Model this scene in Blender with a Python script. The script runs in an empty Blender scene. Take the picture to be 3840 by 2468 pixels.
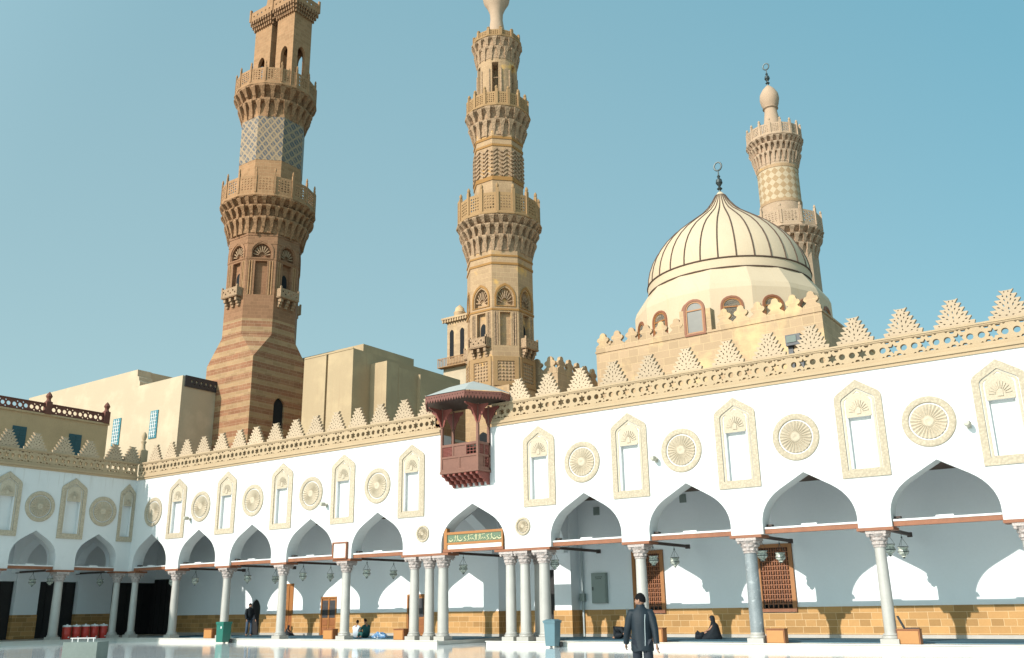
import bpy, bmesh, math, random
from mathutils import Vector, Matrix
random.seed(7)
PI = math.pi
S = bpy.context.scene
COL = S.collection
FL = 0.15      # courtyard floor level
PF = 0.30      # arcade platform level
XC = -46.75    # inner corner of the two arcades (side arcade stands in the plane x = XC)
YF = 30.0      # main arcade front plane

# ------------------------------------------------------------------ materials
def newmat(name):
    m = bpy.data.materials.new(name); m.use_nodes = True
    nt = m.node_tree; nt.nodes.clear()
    o = nt.nodes.new('ShaderNodeOutputMaterial'); p = nt.nodes.new('ShaderNodeBsdfPrincipled')
    nt.links.new(p.outputs[0], o.inputs[0])
    return m, nt, p
def nd(nt, t, ins=None, **kw):
    n = nt.nodes.new(t)
    for k, v in kw.items(): setattr(n, k, v)
    for k, v in (ins or {}).items():
        if hasattr(v, 'node'): nt.links.new(v, n.inputs[k])
        else: n.inputs[k].default_value = v
    return n
def rgba(c, f=1.0): return (min(c[0]*f, .95), min(c[1]*f, .95), min(c[2]*f, .95), 1)
def mth(nt, op, a, b=0.0, c=None):
    n = nt.nodes.new('ShaderNodeMath'); n.operation = op
    for i, v in enumerate((a, b) if c is None else (a, b, c)):
        if hasattr(v, 'node'): nt.links.new(v, n.inputs[i])
        else: n.inputs[i].default_value = v
    return n.outputs[0]
def mix(nt, fac, a, b, blend='MIX'):
    n = nt.nodes.new('ShaderNodeMixRGB'); n.blend_type = blend
    for i, v in enumerate((fac, a, b)):
        if hasattr(v, 'node'): nt.links.new(v, n.inputs[i])
        else: n.inputs[i].default_value = v
    return n.outputs[0]
def ramp01(nt, v, lo, hi):
    n = nd(nt, 'ShaderNodeMapRange', {'Value': v, 'From Min': lo, 'From Max': hi, 'To Min': 0.0, 'To Max': 1.0}, clamp=True)
    return n.outputs[0]

def mat(name, col, rough=.85, var=.12, scale=1.3, fine=.08, fscale=22, bump=0.0, spec=.25,
        brick=None, stripes=None, streak=0.0, scol=(.35, .3, .22), stop=None, carve=None, metal=0.0, blotch=None, piece=0.0):
    m, nt, p = newmat(name)
    pos = nd(nt, 'ShaderNodeNewGeometry').outputs['Position']
    sep = nd(nt, 'ShaderNodeSeparateXYZ', {0: pos})
    x, y, z = sep.outputs
    u = mth(nt, 'ADD', x, y)
    base = rgba(col)
    cur = None; height = None
    if stripes:   # alternating courses of two stones
        per, frac, c2, off = stripes
        wob = nd(nt, 'ShaderNodeTexNoise', {'Vector': pos, 'Scale': 1.7, 'Detail': 1.0}).outputs[0]
        zz = mth(nt, 'ADD', z, mth(nt, 'MULTIPLY', wob, .05))
        fr = mth(nt, 'FRACT', mth(nt, 'DIVIDE', mth(nt, 'ADD', zz, off), per))
        f = ramp01(nt, fr, frac-.02, frac+.02)
        pat = nd(nt, 'ShaderNodeTexNoise', {'Vector': pos, 'Scale': .9, 'Detail': 3.0}).outputs[0]
        f = mth(nt, 'MULTIPLY', f, mth(nt, 'ADD', .35, mth(nt, 'MULTIPLY', pat, 1.1)))
        nt.nodes[-1].use_clamp = True
        cur = mix(nt, f, base, rgba(c2))
    if brick:
        bw, bh, ms, mc, bv = brick
        uv = nd(nt, 'ShaderNodeCombineXYZ', {0: u, 1: z, 2: 0.0}).outputs[0]
        b = nd(nt, 'ShaderNodeTexBrick', {'Vector': uv, 'Scale': 1.0, 'Brick Width': bw, 'Row Height': bh, 'Mortar Size': ms,
                                       'Mortar Smooth': .3, 'Bias': 0.0, 'Color1': (1-bv, 1-bv, 1-bv*1.15, 1), 'Color2': (1+bv*.4, 1+bv*.4, 1+bv*.4, 1), 'Mortar': (1, 1, 1, 1)})
        b.offset = .37; b.squash = .62; b.squash_frequency = 3
        cur = mix(nt, 1.0, cur if cur else base, b.outputs[0], 'MULTIPLY')
        cur = mix(nt, b.outputs[1], cur, rgba(mc))
        height = mth(nt, 'SUBTRACT', 1.0, b.outputs[1])
    n1 = nd(nt, 'ShaderNodeTexNoise', {'Vector': pos, 'Scale': scale, 'Detail': 6.0, 'Roughness': .6}).outputs[0]
    n2 = nd(nt, 'ShaderNodeTexNoise', {'Vector': pos, 'Scale': fscale, 'Detail': 4.0, 'Roughness': .65}).outputs[0]
    v = mth(nt, 'ADD', 1.0, mth(nt, 'ADD', mth(nt, 'MULTIPLY', mth(nt, 'SUBTRACT', n1, .5), var*3.2), mth(nt, 'MULTIPLY', mth(nt, 'SUBTRACT', n2, .5), fine*3.2)))
    cur = mix(nt, 1.0, cur if cur else base, v, 'MULTIPLY')
    if piece:
        oi = nd(nt, 'ShaderNodeObjectInfo').outputs['Random']
        cur = mix(nt, 1.0, cur, mth(nt, 'ADD', 1.0-piece, mth(nt, 'MULTIPLY', oi, 2*piece)), 'MULTIPLY')
    if blotch:
        bc, bs, lo, hi = blotch
        n3 = nd(nt, 'ShaderNodeTexNoise', {'Vector': pos, 'Scale': bs, 'Detail': 5.0, 'Roughness': .62}).outputs[0]
        cur = mix(nt, ramp01(nt, n3, lo, hi), cur, rgba(bc))
    if carve:     # shallow carved arabesque: dark small pits
        vs, amt = carve
        vo = nd(nt, 'ShaderNodeTexVoronoi', {'Vector': pos, 'Scale': vs}).outputs['Distance']
        f = ramp01(nt, vo, .30, .62)
        cur = mix(nt, mth(nt, 'MULTIPLY', f, amt), cur, rgba(col, .45))
        height = vo if height is None else height
    if streak:    # rain streaks running down the face
        uv = nd(nt, 'ShaderNodeCombineXYZ', {0: mth(nt, 'MULTIPLY', u, 5.5), 1: mth(nt, 'MULTIPLY', z, .28), 2: 0.0}).outputs[0]
        s = nd(nt, 'ShaderNodeTexNoise', {'Vector': uv, 'Scale': 1.0, 'Detail': 4.0, 'Roughness': .6}).outputs[0]
        f = ramp01(nt, s, .56, .74)
        if stop:
            f = mth(nt, 'MULTIPLY', f, ramp01(nt, mth(nt, 'ADD', z, mth(nt, 'MULTIPLY', n1, 1.6)), stop[0]+.8, stop[1]+.8))
        cur = mix(nt, mth(nt, 'MULTIPLY', f, streak), cur, rgba(scol))
    nt.links.new(cur, p.inputs['Base Color'])
    p.inputs['Roughness'].default_value = rough
    p.inputs['Specular IOR Level'].default_value = spec
    p.inputs['Metallic'].default_value = metal
    if bump:
        h = mth(nt, 'MULTIPLY', n2, .5)
        if height is not None: h = mth(nt, 'ADD', h, height)
        bn = nd(nt, 'ShaderNodeBump', {'Strength': bump, 'Distance': .03, 'Height': h})
        nt.links.new(bn.outputs[0], p.inputs['Normal'])
    return m

M = {}
M['plaster'] = mat('white_plaster', (0.600, 0.595, 0.575), .75, .03, .5, .012, 9, .10, .2, streak=.75, scol=(.30, .235, .165), stop=(7.5, 8.9), blotch=((.505, .49, .46), .45, .58, .8))
M['plaster_in'] = mat('gallery_plaster', (0.790, 0.822, 0.838), .8, .03, .6, .02, 9, .08, .2)
M['cream'] = mat('carved_limestone', (0.396, 0.288, 0.177), .85, .07, 1.1, .08, 30, .35, .2, streak=.2, scol=(.55, .36, .18))
M['merlon'] = mat('merlon_limestone', (0.426, 0.318, 0.213), .85, .06, 1.3, .09, 26, .35, .2, streak=.15, scol=(.5, .36, .2), piece=0.1)
M['niche'] = mat('niche_stucco', (0.460, 0.380, 0.275), .85, .05, 2, .10, 18, .55, .2, carve=(13, .30), piece=0.06)
M['niche_in'] = mat('niche_inner_stucco', (0.475, 0.395, 0.290), .85, .05, 2, .07, 24, .3, .2, carve=(18, .16), piece=0.06)
M['ochre'] = mat('ochre_wainscot', (0.460, 0.255, 0.095), .7, .08, .9, .06, 16, .35, .3, brick=(.62, .235, .008, (.62, .44, .24), .30))
M['marble'] = mat('column_marble', (0.387, 0.364, 0.326), .42, .10, 2.2, .05, 15, .08, .5, streak=.35, scol=(.42, .40, .37), piece=0.09)
M['capital'] = mat('capital_marble', (0.453, 0.384, 0.350), .6, .12, 4, .16, 28, .6, .4, carve=(22, .35), piece=0.08)
M['granite'] = mat('dark_granite', (.20, .22, .225), .38, .22, 2.0, .22, 34, .08, .5, blotch=((.42, .44, .44), 7, .56, .74))
M['platform'] = mat('platform_marble', (0.560, 0.530, 0.475), .35, .06, 1.6, .03, 12, .06, .5, brick=(1.9, 3.0, .006, (.52, .46, .38), .06))
M['wood'] = mat('beam_wood', (0.234, 0.089, 0.043), .6, .2, 3, .2, 30, .25, .35)
M['wood_dark'] = mat('dark_beam_wood', (.055, .034, .026), .6, .2, 3, .2, 30, .25, .35)
M['wood_red'] = mat('balcony_wood', (0.175, 0.078, 0.052), .6, .14, 3, .18, 30, .25, .3, streak=.3, scol=(.2, .09, .07))
M['valance_wood'] = mat('valance_wood', (0.150, 0.056, 0.040), .6, .15, 3, .2, 30, .25, .3)
M['wood_red_dk'] = mat('corbel_wood', (.20, .055, .04), .6, .15, 3, .2, 30, .25, .3)
M['wood_orange'] = mat('orange_wood', (0.322, 0.132, 0.037), .5, .14, 2, .12, 26, .15, .4)
M['wood_door'] = mat('door_wood', (0.258, 0.093, 0.029), .5, .16, 2, .12, 26, .15, .4)
M['lattice_wood'] = mat('turned_lattice_wood', (.24, .088, .035), .5, .2, 2, .2, 26, .15, .4)
M['louvre'] = mat('dark_louvre', (.06, .06, .065), .5, .1, 2, .1, 20, .1, .4)
M['screen'] = mat('dark_wood_screen', (.022, .021, .021), .6, .2, 2, .2, 20, .1, .3)
M['board'] = mat('shoe_cabinet_wood', (0.399, 0.184, 0.055), .5, .06, 1.2, .05, 14, .1, .4)
M['ceiling'] = mat('ceiling_wood', (.10, .06, .04), .7, .2, 2, .2, 20, .1, .3)
M['roofing'] = mat('roof_screed', (.42, .36, .28), .9, .12, .6, .1, 12, .2, .2)
M['lead'] = mat('grey_canopy_sheet', (.36, .36, .33), .65, .10, 1.4, .08, 20, .1, .4)
M['ablaq'] = mat('red_and_cream_courses', (0.344, 0.212, 0.110), .85, .09, .8, .09, 16, .4, .2, brick=(.72, .245, .010, (.40, .26, .16), .16), stripes=(.86, .48, (.262, .118, .062), .2))
M['redstone'] = mat('red_sandstone', (0.258, 0.132, 0.071), .85, .1, 1, .1, 16, .35, .2, brick=(.6, .27, .008, (.36, .2, .1), .14))
M['tan'] = mat('weathered_tan_stone', (0.338, 0.184, 0.091), .85, .11, .8, .11, 14, .4, .2, brick=(.62, .30, .008, (.42, .28, .15), .14), streak=.25, scol=(.28, .18, .10))
M['tan_plain'] = mat('carved_tan_stone', (0.331, 0.184, 0.095), .85, .12, 1.6, .16, 22, .6, .2, carve=(7, .45))
M['buff'] = mat('buff_limestone', (0.372, 0.237, 0.133), .85, .10, 1, .10, 16, .4, .2, brick=(.5, .24, .007, (.5, .34, .18), .10), blotch=((.60, .34, .11), 1.1, .58, .70))
M['buff_carve'] = mat('carved_buff_limestone', (0.372, 0.241, 0.144), .85, .10, 2, .14, 26, .6, .2, carve=(11, .40))
M['ochrestone'] = mat('ochre_tinted_limestone', (0.313, 0.186, 0.087), .85, .10, 1.6, .12, 22, .4, .2)
M['gold'] = mat('golden_limestone', (0.294, 0.148, 0.048), .85, .12, 2, .12, 22, .4, .2)
M['pale'] = mat('pale_limestone', (0.413, 0.287, 0.192), .85, .08, 1.4, .08, 18, .4, .2, brick=(.5, .25, .006, (.52, .38, .22), .08))
M['pale_carve'] = mat('carved_pale_limestone', (0.413, 0.287, 0.192), .85, .08, 2, .12, 24, .5, .2)
M['dome'] = mat('dome_render', (0.540, 0.415, 0.280), .85, .05, .7, .05, 16, .15, .2, streak=.35, scol=(.52, .36, .2))
M['tomb'] = mat('ashlar_limestone', (0.420, 0.287, 0.174), .85, .07, .5, .06, 14, .3, .2, brick=(.85, .36, .007, (.60, .43, .24), .12), blotch=((.60, .41, .215), .6, .5, .68))
M['rib'] = mat('dark_rib_moulding', (.095, .06, .042), .8, .2, 2, .2, 20, .2, .2)
M['render_a'] = mat('yellow_render', (0.507, 0.346, 0.198), .9, .10, .7, .08, 10, .2, .2, streak=.35, scol=(.36, .26, .14))
M['render_b'] = mat('cream_render', (0.466, 0.372, 0.256), .9, .05, .5, .05, 10, .15, .2, streak=.6, scol=(.50, .37, .25), blotch=((.58, .45, .31), .5, .5, .75))
M['render_c'] = mat('beige_render', (0.387, 0.284, 0.171), .9, .06, .5, .06, 10, .15, .2, streak=.7, scol=(.36, .25, .15), blotch=((.46, .34, .20), .5, .5, .75))
M['iron'] = mat('dark_lattice_metal', (.035, .03, .032), .6, .2, 3, .2, 20, .1, .4)
M['redbrown'] = mat('red_brown_masonry', (.16, .062, .042), .8, .2, 3, .2, 20, .2, .3)
M['teal'] = mat('teal_shutter', (.045, .19, .23), .55, .12, 3, .1, 20, .1, .4)
M['teal_dark'] = mat('dark_teal_shutter', (.03, .085, .10), .55, .12, 3, .1, 20, .1, .4)
M['white'] = mat('white_paint', (0.620, 0.610, 0.585), .5, .04, 3, .03, 20, .05, .4)
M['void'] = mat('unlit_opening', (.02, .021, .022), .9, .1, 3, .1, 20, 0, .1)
M['slate'] = mat('dark_bronze', (.05, .06, .058), .45, .2, 6, .2, 30, .1, .5, metal=.6)
M['grey_cab'] = mat('grey_green_enamel', (.245, .29, .265), .5, .05, 2, .03, 20, .05, .4)
M['pipe'] = mat('grey_conduit', (.42, .47, .47), .5, .06, 2, .03, 20, .05, .4)
M['fixture'] = mat('beige_lamp_housing', (.42, .39, .31), .5, .1, 6, .05, 20, .05, .4)
M['red_plastic'] = mat('red_cooler_plastic', (.46, .035, .022), .4, .08, 5, .06, 26, .1, .5)
M['green_bin'] = mat('green_bin_plastic', (0.015, 0.125, 0.092), .42, .08, 4, .06, 26, .08, .5)
M['blue_bin'] = mat('blue_grey_bin_plastic', (0.085, 0.16, 0.185), .42, .08, 4, .06, 26, .08, .5)
M['black'] = mat('black_plastic', (.02, .02, .022), .45, .1, 4, .1, 20, .05, .4)
M['stoneblock'] = mat('grey_green_stone', (0.170, 0.195, 0.172), .75, .12, 2, .1, 20, .3, .3)
M['skin'] = mat('skin', (.30, .155, .095), .55, .08, 12, .06, 60, .05, .4)
M['hair'] = mat('black_hair', (.008, .0075, .0075), .8, .15, 30, .2, 90, .3, .08)
M['jacket'] = mat('dark_jacket_cloth', (0.01, 0.017, 0.023), .62, .25, 5, .15, 40, .3, .3)
M['trousers'] = mat('navy_trousers', (.016, .02, .028), .7, .2, 6, .15, 40, .2, .3)
M['denim'] = mat('blue_denim', (.06, .09, .135), .8, .2, 6, .15, 40, .2, .2)
M['robe'] = mat('black_robe_cloth', (.012, .016, .02), .75, .2, 6, .15, 40, .2, .2)
M['shirt'] = mat('pale_blue_shirt', (.55, .62, .68), .8, .08, 6, .08, 40, .2, .2)
M['greenshirt'] = mat('dark_green_shirt', (.02, .085, .08), .8, .12, 6, .1, 40, .2, .2)
M['bluecloth'] = mat('blue_cloth', (.10, .20, .34), .85, .2, 9, .2, 40, .3, .2, blotch=((.75, .78, .8), 9, .55, .62))
M['signgreen'] = mat('green_sign_panel', (.11, .155, .095), .6, .12, 6, .1, 30, .05, .3)
M['signgold'] = mat('gilt_lettering', (.62, .56, .33), .45, .08, 6, .05, 30, .05, .5)
M['paper'] = mat('white_notice_paper', (.78, .765, .70), .7, .03, 6, .03, 30, .02, .3)
M['ink'] = mat('grey_ink', (.35, .30, .25), .7, .1, 6, .1, 30, 0, .2)
M['earth'] = mat('city_ground', (0.16, 0.14, 0.11), .95, .1, .3, .1, 3, .1, .2)

def glass_lamp():
    m, nt, p = newmat('lantern_glass')
    pos = nd(nt, 'ShaderNodeNewGeometry').outputs['Position']
    n = nd(nt, 'ShaderNodeTexNoise', {'Vector': pos, 'Scale': 16.0, 'Detail': 3.0}).outputs[0]
    c = mix(nt, ramp01(nt, n, .42, .6), rgba((.62, .65, .56)), rgba((.30, .33, .29)))
    nt.links.new(c, p.inputs['Base Color']); p.inputs['Roughness'].default_value = .18
    p.inputs['Specular IOR Level'].default_value = .6
    return m
M['lantern'] = glass_lamp()
def pane_glass():
    m, nt, p = newmat('window_pane')
    pos = nd(nt, 'ShaderNodeNewGeometry').outputs['Position']
    n = nd(nt, 'ShaderNodeTexNoise', {'Vector': pos, 'Scale': 2.5, 'Detail': 3.0}).outputs[0]
    nt.links.new(mix(nt, n, rgba((.13, .115, .095)), rgba((.19, .17, .14))), p.inputs['Base Color'])
    p.inputs['Roughness'].default_value = .22; p.inputs['Specular IOR Level'].default_value = .6
    return m
M['pane'] = pane_glass()
def floor_marble():
    m, nt, p = newmat('polished_floor_marble')
    pos = nd(nt, 'ShaderNodeNewGeometry').outputs['Position']
    b = nd(nt, 'ShaderNodeTexBrick', {'Vector': pos, 'Scale': 1.0, 'Brick Width': .9, 'Row Height': .9, 'Mortar Size': .006, 'Color1': (.76, .785, .785, 1), 'Color2': (.70, .725, .73, 1), 'Mortar': (.42, .41, .38, 1)})
    b.offset = 0.0
    n = nd(nt, 'ShaderNodeTexNoise', {'Vector': pos, 'Scale': 1.4, 'Detail': 7.0, 'Roughness': .65}).outputs[0]
    nt.links.new(mix(nt, ramp01(nt, n, .45, .8), b.outputs[0], (.66, .69, .70, 1)), p.inputs['Base Color'])
    r = nd(nt, 'ShaderNodeTexNoise', {'Vector': pos, 'Scale': .8, 'Detail': 4.0}).outputs[0]
    nt.links.new(mth(nt, 'ADD', .035, mth(nt, 'MULTIPLY', r, .07)), p.inputs['Roughness'])
    p.inputs['Specular IOR Level'].default_value = .62
    w = nd(nt, 'ShaderNodeTexNoise', {'Vector': pos, 'Scale': 1.1, 'Detail': 2.0}).outputs[0]
    bn = nd(nt, 'ShaderNodeBump', {'Strength': .05, 'Distance': .02, 'Height': w})
    nt.links.new(bn.outputs[0], p.inputs['Normal'])
    return m
M['floor'] = floor_marble()
def carpet_mat():
    m, nt, p = newmat('teal_striped_carpet')
    pos = nd(nt, 'ShaderNodeNewGeometry').outputs['Position']
    sep = nd(nt, 'ShaderNodeSeparateXYZ', {0: pos})
    f = mth(nt, 'FRACT', mth(nt, 'DIVIDE', sep.outputs[1], 1.15))
    n = nd(nt, 'ShaderNodeTexNoise', {'Vector': pos, 'Scale': 7.0, 'Detail': 5.0}).outputs[0]
    c = mix(nt, ramp01(nt, f, .72, .76), (.035, .095, .13, 1), (.16, .25, .29, 1))
    nt.links.new(mix(nt, mth(nt, 'MULTIPLY', n, .5), c, (.02, .05, .075, 1)), p.inputs['Base Color'])
    p.inputs['Roughness'].default_value = .95; p.inputs['Specular IOR Level'].default_value = .1
    return m
M['carpet'] = carpet_mat()
def tile_mat():      # buff stone inlaid with blue-grey glazed lozenges
    m, nt, p = newmat('blue_grey_inlaid_tiles')
    pos = nd(nt, 'ShaderNodeNewGeometry').outputs['Position']
    sep = nd(nt, 'ShaderNodeSeparateXYZ', {0: pos})
    u = mth(nt, 'ADD', sep.outputs[0], sep.outputs[1]); z = sep.outputs[2]
    k = 1.2
    a = mth(nt, 'FRACT', mth(nt, 'MULTIPLY', mth(nt, 'ADD', u, z), k)); b = mth(nt, 'FRACT', mth(nt, 'MULTIPLY', mth(nt, 'SUBTRACT', u, z), k))
    la = mth(nt, 'ABSOLUTE', mth(nt, 'SUBTRACT', a, .5)); lb = mth(nt, 'ABSOLUTE', mth(nt, 'SUBTRACT', b, .5))
    inside = mth(nt, 'MULTIPLY', mth(nt, 'LESS_THAN', la, .37), mth(nt, 'LESS_THAN', lb, .37))
    cross = mth(nt, 'MAXIMUM', mth(nt, 'LESS_THAN', la, .05), mth(nt, 'LESS_THAN', mth(nt, 'ABSOLUTE', mth(nt, 'SUBTRACT', la, lb)), .03))
    f = mth(nt, 'MULTIPLY', inside, mth(nt, 'SUBTRACT', 1.0, mth(nt, 'MULTIPLY', cross, .8)))
    n = nd(nt, 'ShaderNodeTexNoise', {'Vector': pos, 'Scale': 2.2, 'Detail': 5.0}).outputs[0]
    f = mth(nt, 'MULTIPLY', f, ramp01(nt, n, .28, .5))
    c = mix(nt, f, rgba((.29, .19, .10)), mix(nt, n, rgba((.022, .027, .038)), rgba((.085, .088, .095))))
    nt.links.new(c, p.inputs['Base Color']); p.inputs['Roughness'].default_value = .6
    return m
M['tile'] = tile_mat()
def lozenge_mat():
    m, nt, p = newmat('two_tone_lozenge_masonry')
    tc = nd(nt, 'ShaderNodeTexCoord').outputs['Object']
    sep = nd(nt, 'ShaderNodeSeparateXYZ', {0: tc})
    ang = mth(nt, 'MULTIPLY', mth(nt, 'ARCTAN2', sep.outputs[1], sep.outputs[0]), 18/(2*PI))
    z = mth(nt, 'MULTIPLY', sep.outputs[2], 1/.55)
    a = mth(nt, 'FLOOR', mth(nt, 'ADD', mth(nt, 'ADD', ang, z), 100.0)); b = mth(nt, 'FLOOR', mth(nt, 'ADD', mth(nt, 'SUBTRACT', ang, z), 100.0))
    f = mth(nt, 'MODULO', mth(nt, 'ADD', a, b), 2.0)
    pos = nd(nt, 'ShaderNodeNewGeometry').outputs['Position']
    n = nd(nt, 'ShaderNodeTexNoise', {'Vector': pos, 'Scale': 5.0, 'Detail': 5.0}).outputs[0]
    c = mix(nt, f, rgba((.45, .34, .215)), rgba((.335, .215, .11)))
    c = mix(nt, 1.0, c, mth(nt, 'ADD', .85, mth(nt, 'MULTIPLY', n, .3)), 'MULTIPLY')
    nt.links.new(c, p.inputs['Base Color']); p.inputs['Roughness'].default_value = .85
    return m
M['lozenge'] = lozenge_mat()

# ------------------------------------------------------------------ mesh helpers
OFF = {}
def off(o): return OFF.get(o.name, Vector((0, 0, 0)))
class MB:
    def __init__(s): s.v = []; s.f = []
    def add(s, vs, fs):
        n = len(s.v); s.v += [tuple(v) for v in vs]; s.f += [tuple(i+n for i in f) for f in fs]; return s
    def box(s, x0, x1, y0, y1, z0, z1):
        return s.add([(x0, y0, z0), (x1, y0, z0), (x1, y1, z0), (x0, y1, z0), (x0, y0, z1), (x1, y0, z1), (x1, y1, z1), (x0, y1, z1)],
                     [(0, 3, 2, 1), (4, 5, 6, 7), (0, 1, 5, 4), (1, 2, 6, 5), (2, 3, 7, 6), (3, 0, 4, 7)])
    def obox(s, c, size, ax=(1, 0, 0), ay=(0, 1, 0), az=(0, 0, 1)):
        c = Vector(c); ax, ay, az = [Vector(a)*h/2 for a, h in zip((ax, ay, az), size)]
        vs = [c+sx*ax+sy*ay+sz*az for sz in (-1, 1) for sx, sy in ((-1, -1), (1, -1), (1, 1), (-1, 1))]
        return s.add(vs, [(0, 3, 2, 1), (4, 5, 6, 7), (0, 1, 5, 4), (1, 2, 6, 5), (2, 3, 7, 6), (3, 0, 4, 7)])
    def prism(s, pts, vec):
        n = len(pts); vec = Vector(vec); a = [Vector(p) for p in pts]; b = [p+vec for p in a]
        return s.add(a+b, [tuple(range(n))[::-1], tuple(range(n, 2*n))]+[(i, (i+1) % n, n+(i+1) % n, n+i) for i in range(n)])
    def lathe(s, prof, n, c, rot=0.0, arc=None, mod=None):
        cx, cy = c[0], c[1]; cz = c[2] if len(c) > 2 else 0.0
        vs = []
        for r, z in prof:
            for i in range(n):
                a = rot+2*PI*i/n; rr = r*(mod(a, z) if mod else 1)
                vs.append((cx+rr*math.cos(a), cy+rr*math.sin(a), cz+z))
        fs = []
        for k in range(len(prof)-1):
            for i in range(n):
                j = (i+1) % n; fs.append((k*n+i, k*n+j, (k+1)*n+j, (k+1)*n+i))
        fs.append(tuple(range(n))[::-1]); fs.append(tuple(range((len(prof)-1)*n, len(prof)*n)))
        return s.add(vs, fs)
    def tube(s, pts, r, n=6):
        pts = [Vector(p) for p in pts]; vs = []; m = len(pts)
        a = None
        for k, p in enumerate(pts):
            t = (pts[min(k+1, m-1)]-pts[max(k-1, 0)]).normalized()
            a = t.orthogonal().normalized() if a is None else (a-t*a.dot(t)).normalized()
            b = t.cross(a); rr = r[k] if isinstance(r, (list, tuple)) else r
            vs += [p+a*rr*math.cos(2*PI*i/n)+b*rr*math.sin(2*PI*i/n) for i in range(n)]
        fs = [(k*n+i, k*n+(i+1) % n, (k+1)*n+(i+1) % n, (k+1)*n+i) for k in range(m-1) for i in range(n)]
        fs += [tuple(range(n))[::-1], tuple(range((m-1)*n, m*n))]
        return s.add(vs, fs)
    def ball(s, c, r, nu=10, nv=7, sc=(1, 1, 1)):
        prof = [(max(r*math.sin(PI*k/nv), 1e-4), -r*math.cos(PI*k/nv)) for k in range(nv+1)]
        t = MB(); t.lathe(prof, nu, (0, 0, 0))
        return s.add([(c[0]+x*sc[0], c[1]+y*sc[1], c[2]+z*sc[2]) for x, y, z in t.v], t.f)
    def mesh(s, name, m, smooth=False, recalc=True, origin=Vector((0, 0, 0))):
        me = bpy.data.meshes.new(name)
        me.from_pydata([tuple(Vector(v)-origin) for v in s.v], [], s.f)
        bm = bmesh.new(); bm.from_mesh(me)
        if recalc: bmesh.ops.recalc_face_normals(bm, faces=bm.faces)
        if smooth:
            for f in bm.faces: f.smooth = len(f.verts) <= 4
            for e in bm.edges:
                if len(e.link_faces) == 2 and e.calc_face_angle(0) > .7: e.smooth = False
        bm.to_mesh(me); bm.free()
        me.materials.append(m)
        return me
    def build(s, name, m, parent=None, smooth=False):
        o = off(parent) if parent else Vector((0, 0, 0))
        ob = bpy.data.objects.new(name, s.mesh(name, m, smooth, True, o)); COL.objects.link(ob)
        if parent: ob.parent = parent; OFF[ob.name] = o
        return ob
def tag(o, label=None, cat=None, group=None, kind=None):
    if label: o['label'] = label
    if cat: o['category'] = cat
    if group: o['group'] = group
    if kind: o['kind'] = kind
    return o
def thing(name, label, cat, loc, group=None):
    o = bpy.data.objects.new(name, None); COL.objects.link(o); o.empty_display_size = .2
    o.location = loc; OFF[o.name] = Vector(loc)
    return tag(o, label, cat, group)
def inst(name, me, parent, loc, rz=0.0, scale=None):
    o = bpy.data.objects.new(name, me); COL.objects.link(o)
    loc = Vector(loc)
    if parent: o.parent = parent; o.location = loc-off(parent)
    else: o.location = loc
    o.rotation_euler = (0, 0, rz)
    if scale: o.scale = scale
    OFF[o.name] = loc
    return o

_cache = {}
def plate(outer, holes, t, key=None):
    """flat slab with real holes: verts (u, v, w) with w from 0 to t, and faces"""
    if key and key in _cache: return _cache[key]
    cu = bpy.data.curves.new('c', 'CURVE'); cu.dimensions = '2D'; cu.fill_mode = 'BOTH'; cu.extrude = t/2
    for poly in [outer]+list(holes):
        sp = cu.splines.new('POLY'); sp.points.add(len(poly)-1)
        for pt, (a, b) in zip(sp.points, poly): pt.co = (a, b, 0, 1)
        sp.use_cyclic_u = True
    ob = bpy.data.objects.new('c', cu); COL.objects.link(ob)
    me = bpy.data.meshes.new_from_object(ob.evaluated_get(bpy.context.evaluated_depsgraph_get()))
    vs = [(v.co.x, v.co.y, v.co.z+t/2) for v in me.vertices]; fs = [tuple(p.vertices) for p in me.polygons]
    bpy.data.objects.remove(ob); bpy.data.curves.remove(cu); bpy.data.meshes.remove(me)
    # weld duplicate rims
    idx = {}; mp = []; nv = []
    for v in vs:
        k = (round(v[0], 4), round(v[1], 4), round(v[2], 4))
        if k not in idx: idx[k] = len(nv); nv.append(v)
        mp.append(idx[k])
    nf = []
    for f in fs:
        g = []
        for i in f:
            if mp[i] not in g: g.append(mp[i])
        if len(g) > 2: nf.append(tuple(g))
    if key: _cache[key] = (nv, nf)
    return nv, nf
def put(mb, pl, fn):
    mb.add([fn(*v) for v in pl[0]], pl[1]); return mb
# maps: u along the wall, v up, w from the face into the wall
def mapA(y0): return lambda u, v, w: (u, y0+w, v)
def mapB(x0): return lambda u, v, w: (x0-w, u, v)
def poly_rect(x0, x1, z0, z1): return [(x0, z0), (x1, z0), (x1, z1), (x0, z1)]
def circ(cx, cz, r, n=14, rot=0): return [(cx+r*math.cos(rot+2*PI*i/n), cz+r*math.sin(rot+2*PI*i/n)) for i in range(n)]
def star(cx, cz, r, k=6, q=.56): return [(cx+(r if i % 2 == 0 else r*q)*math.sin(PI*i/k), cz+(r if i % 2 == 0 else r*q)*math.cos(PI*i/k)) for i in range(2*k)]
KEEL = [(1, 0), (.99, .10), (.965, .2), (.92, .31), (.85, .42), (.76, .525), (.66, .61), (.54, .69), (.40, .77), (.2, .885), (0, 1)]
KEELN = [(1, 0), (.975, .12), (.91, .24), (.82, .33), (.4, .67), (0, 1)]
KEELT = [(1, 0), (.96, .2), (.86, .42), (.7, .62), (.45, .82), (0, 1)]
def keel(cx, hw, z0, zs, za, K=KEEL):
    """open pointed arch outline from the lower right over the apex to the lower left"""
    h = za-zs
    R = [(cx+hw, z0)]+[(cx+hw*a, zs+h*b) for a, b in K]
    return R+[(2*cx-a, b) for a, b in R[:-1]][::-1]
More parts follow.
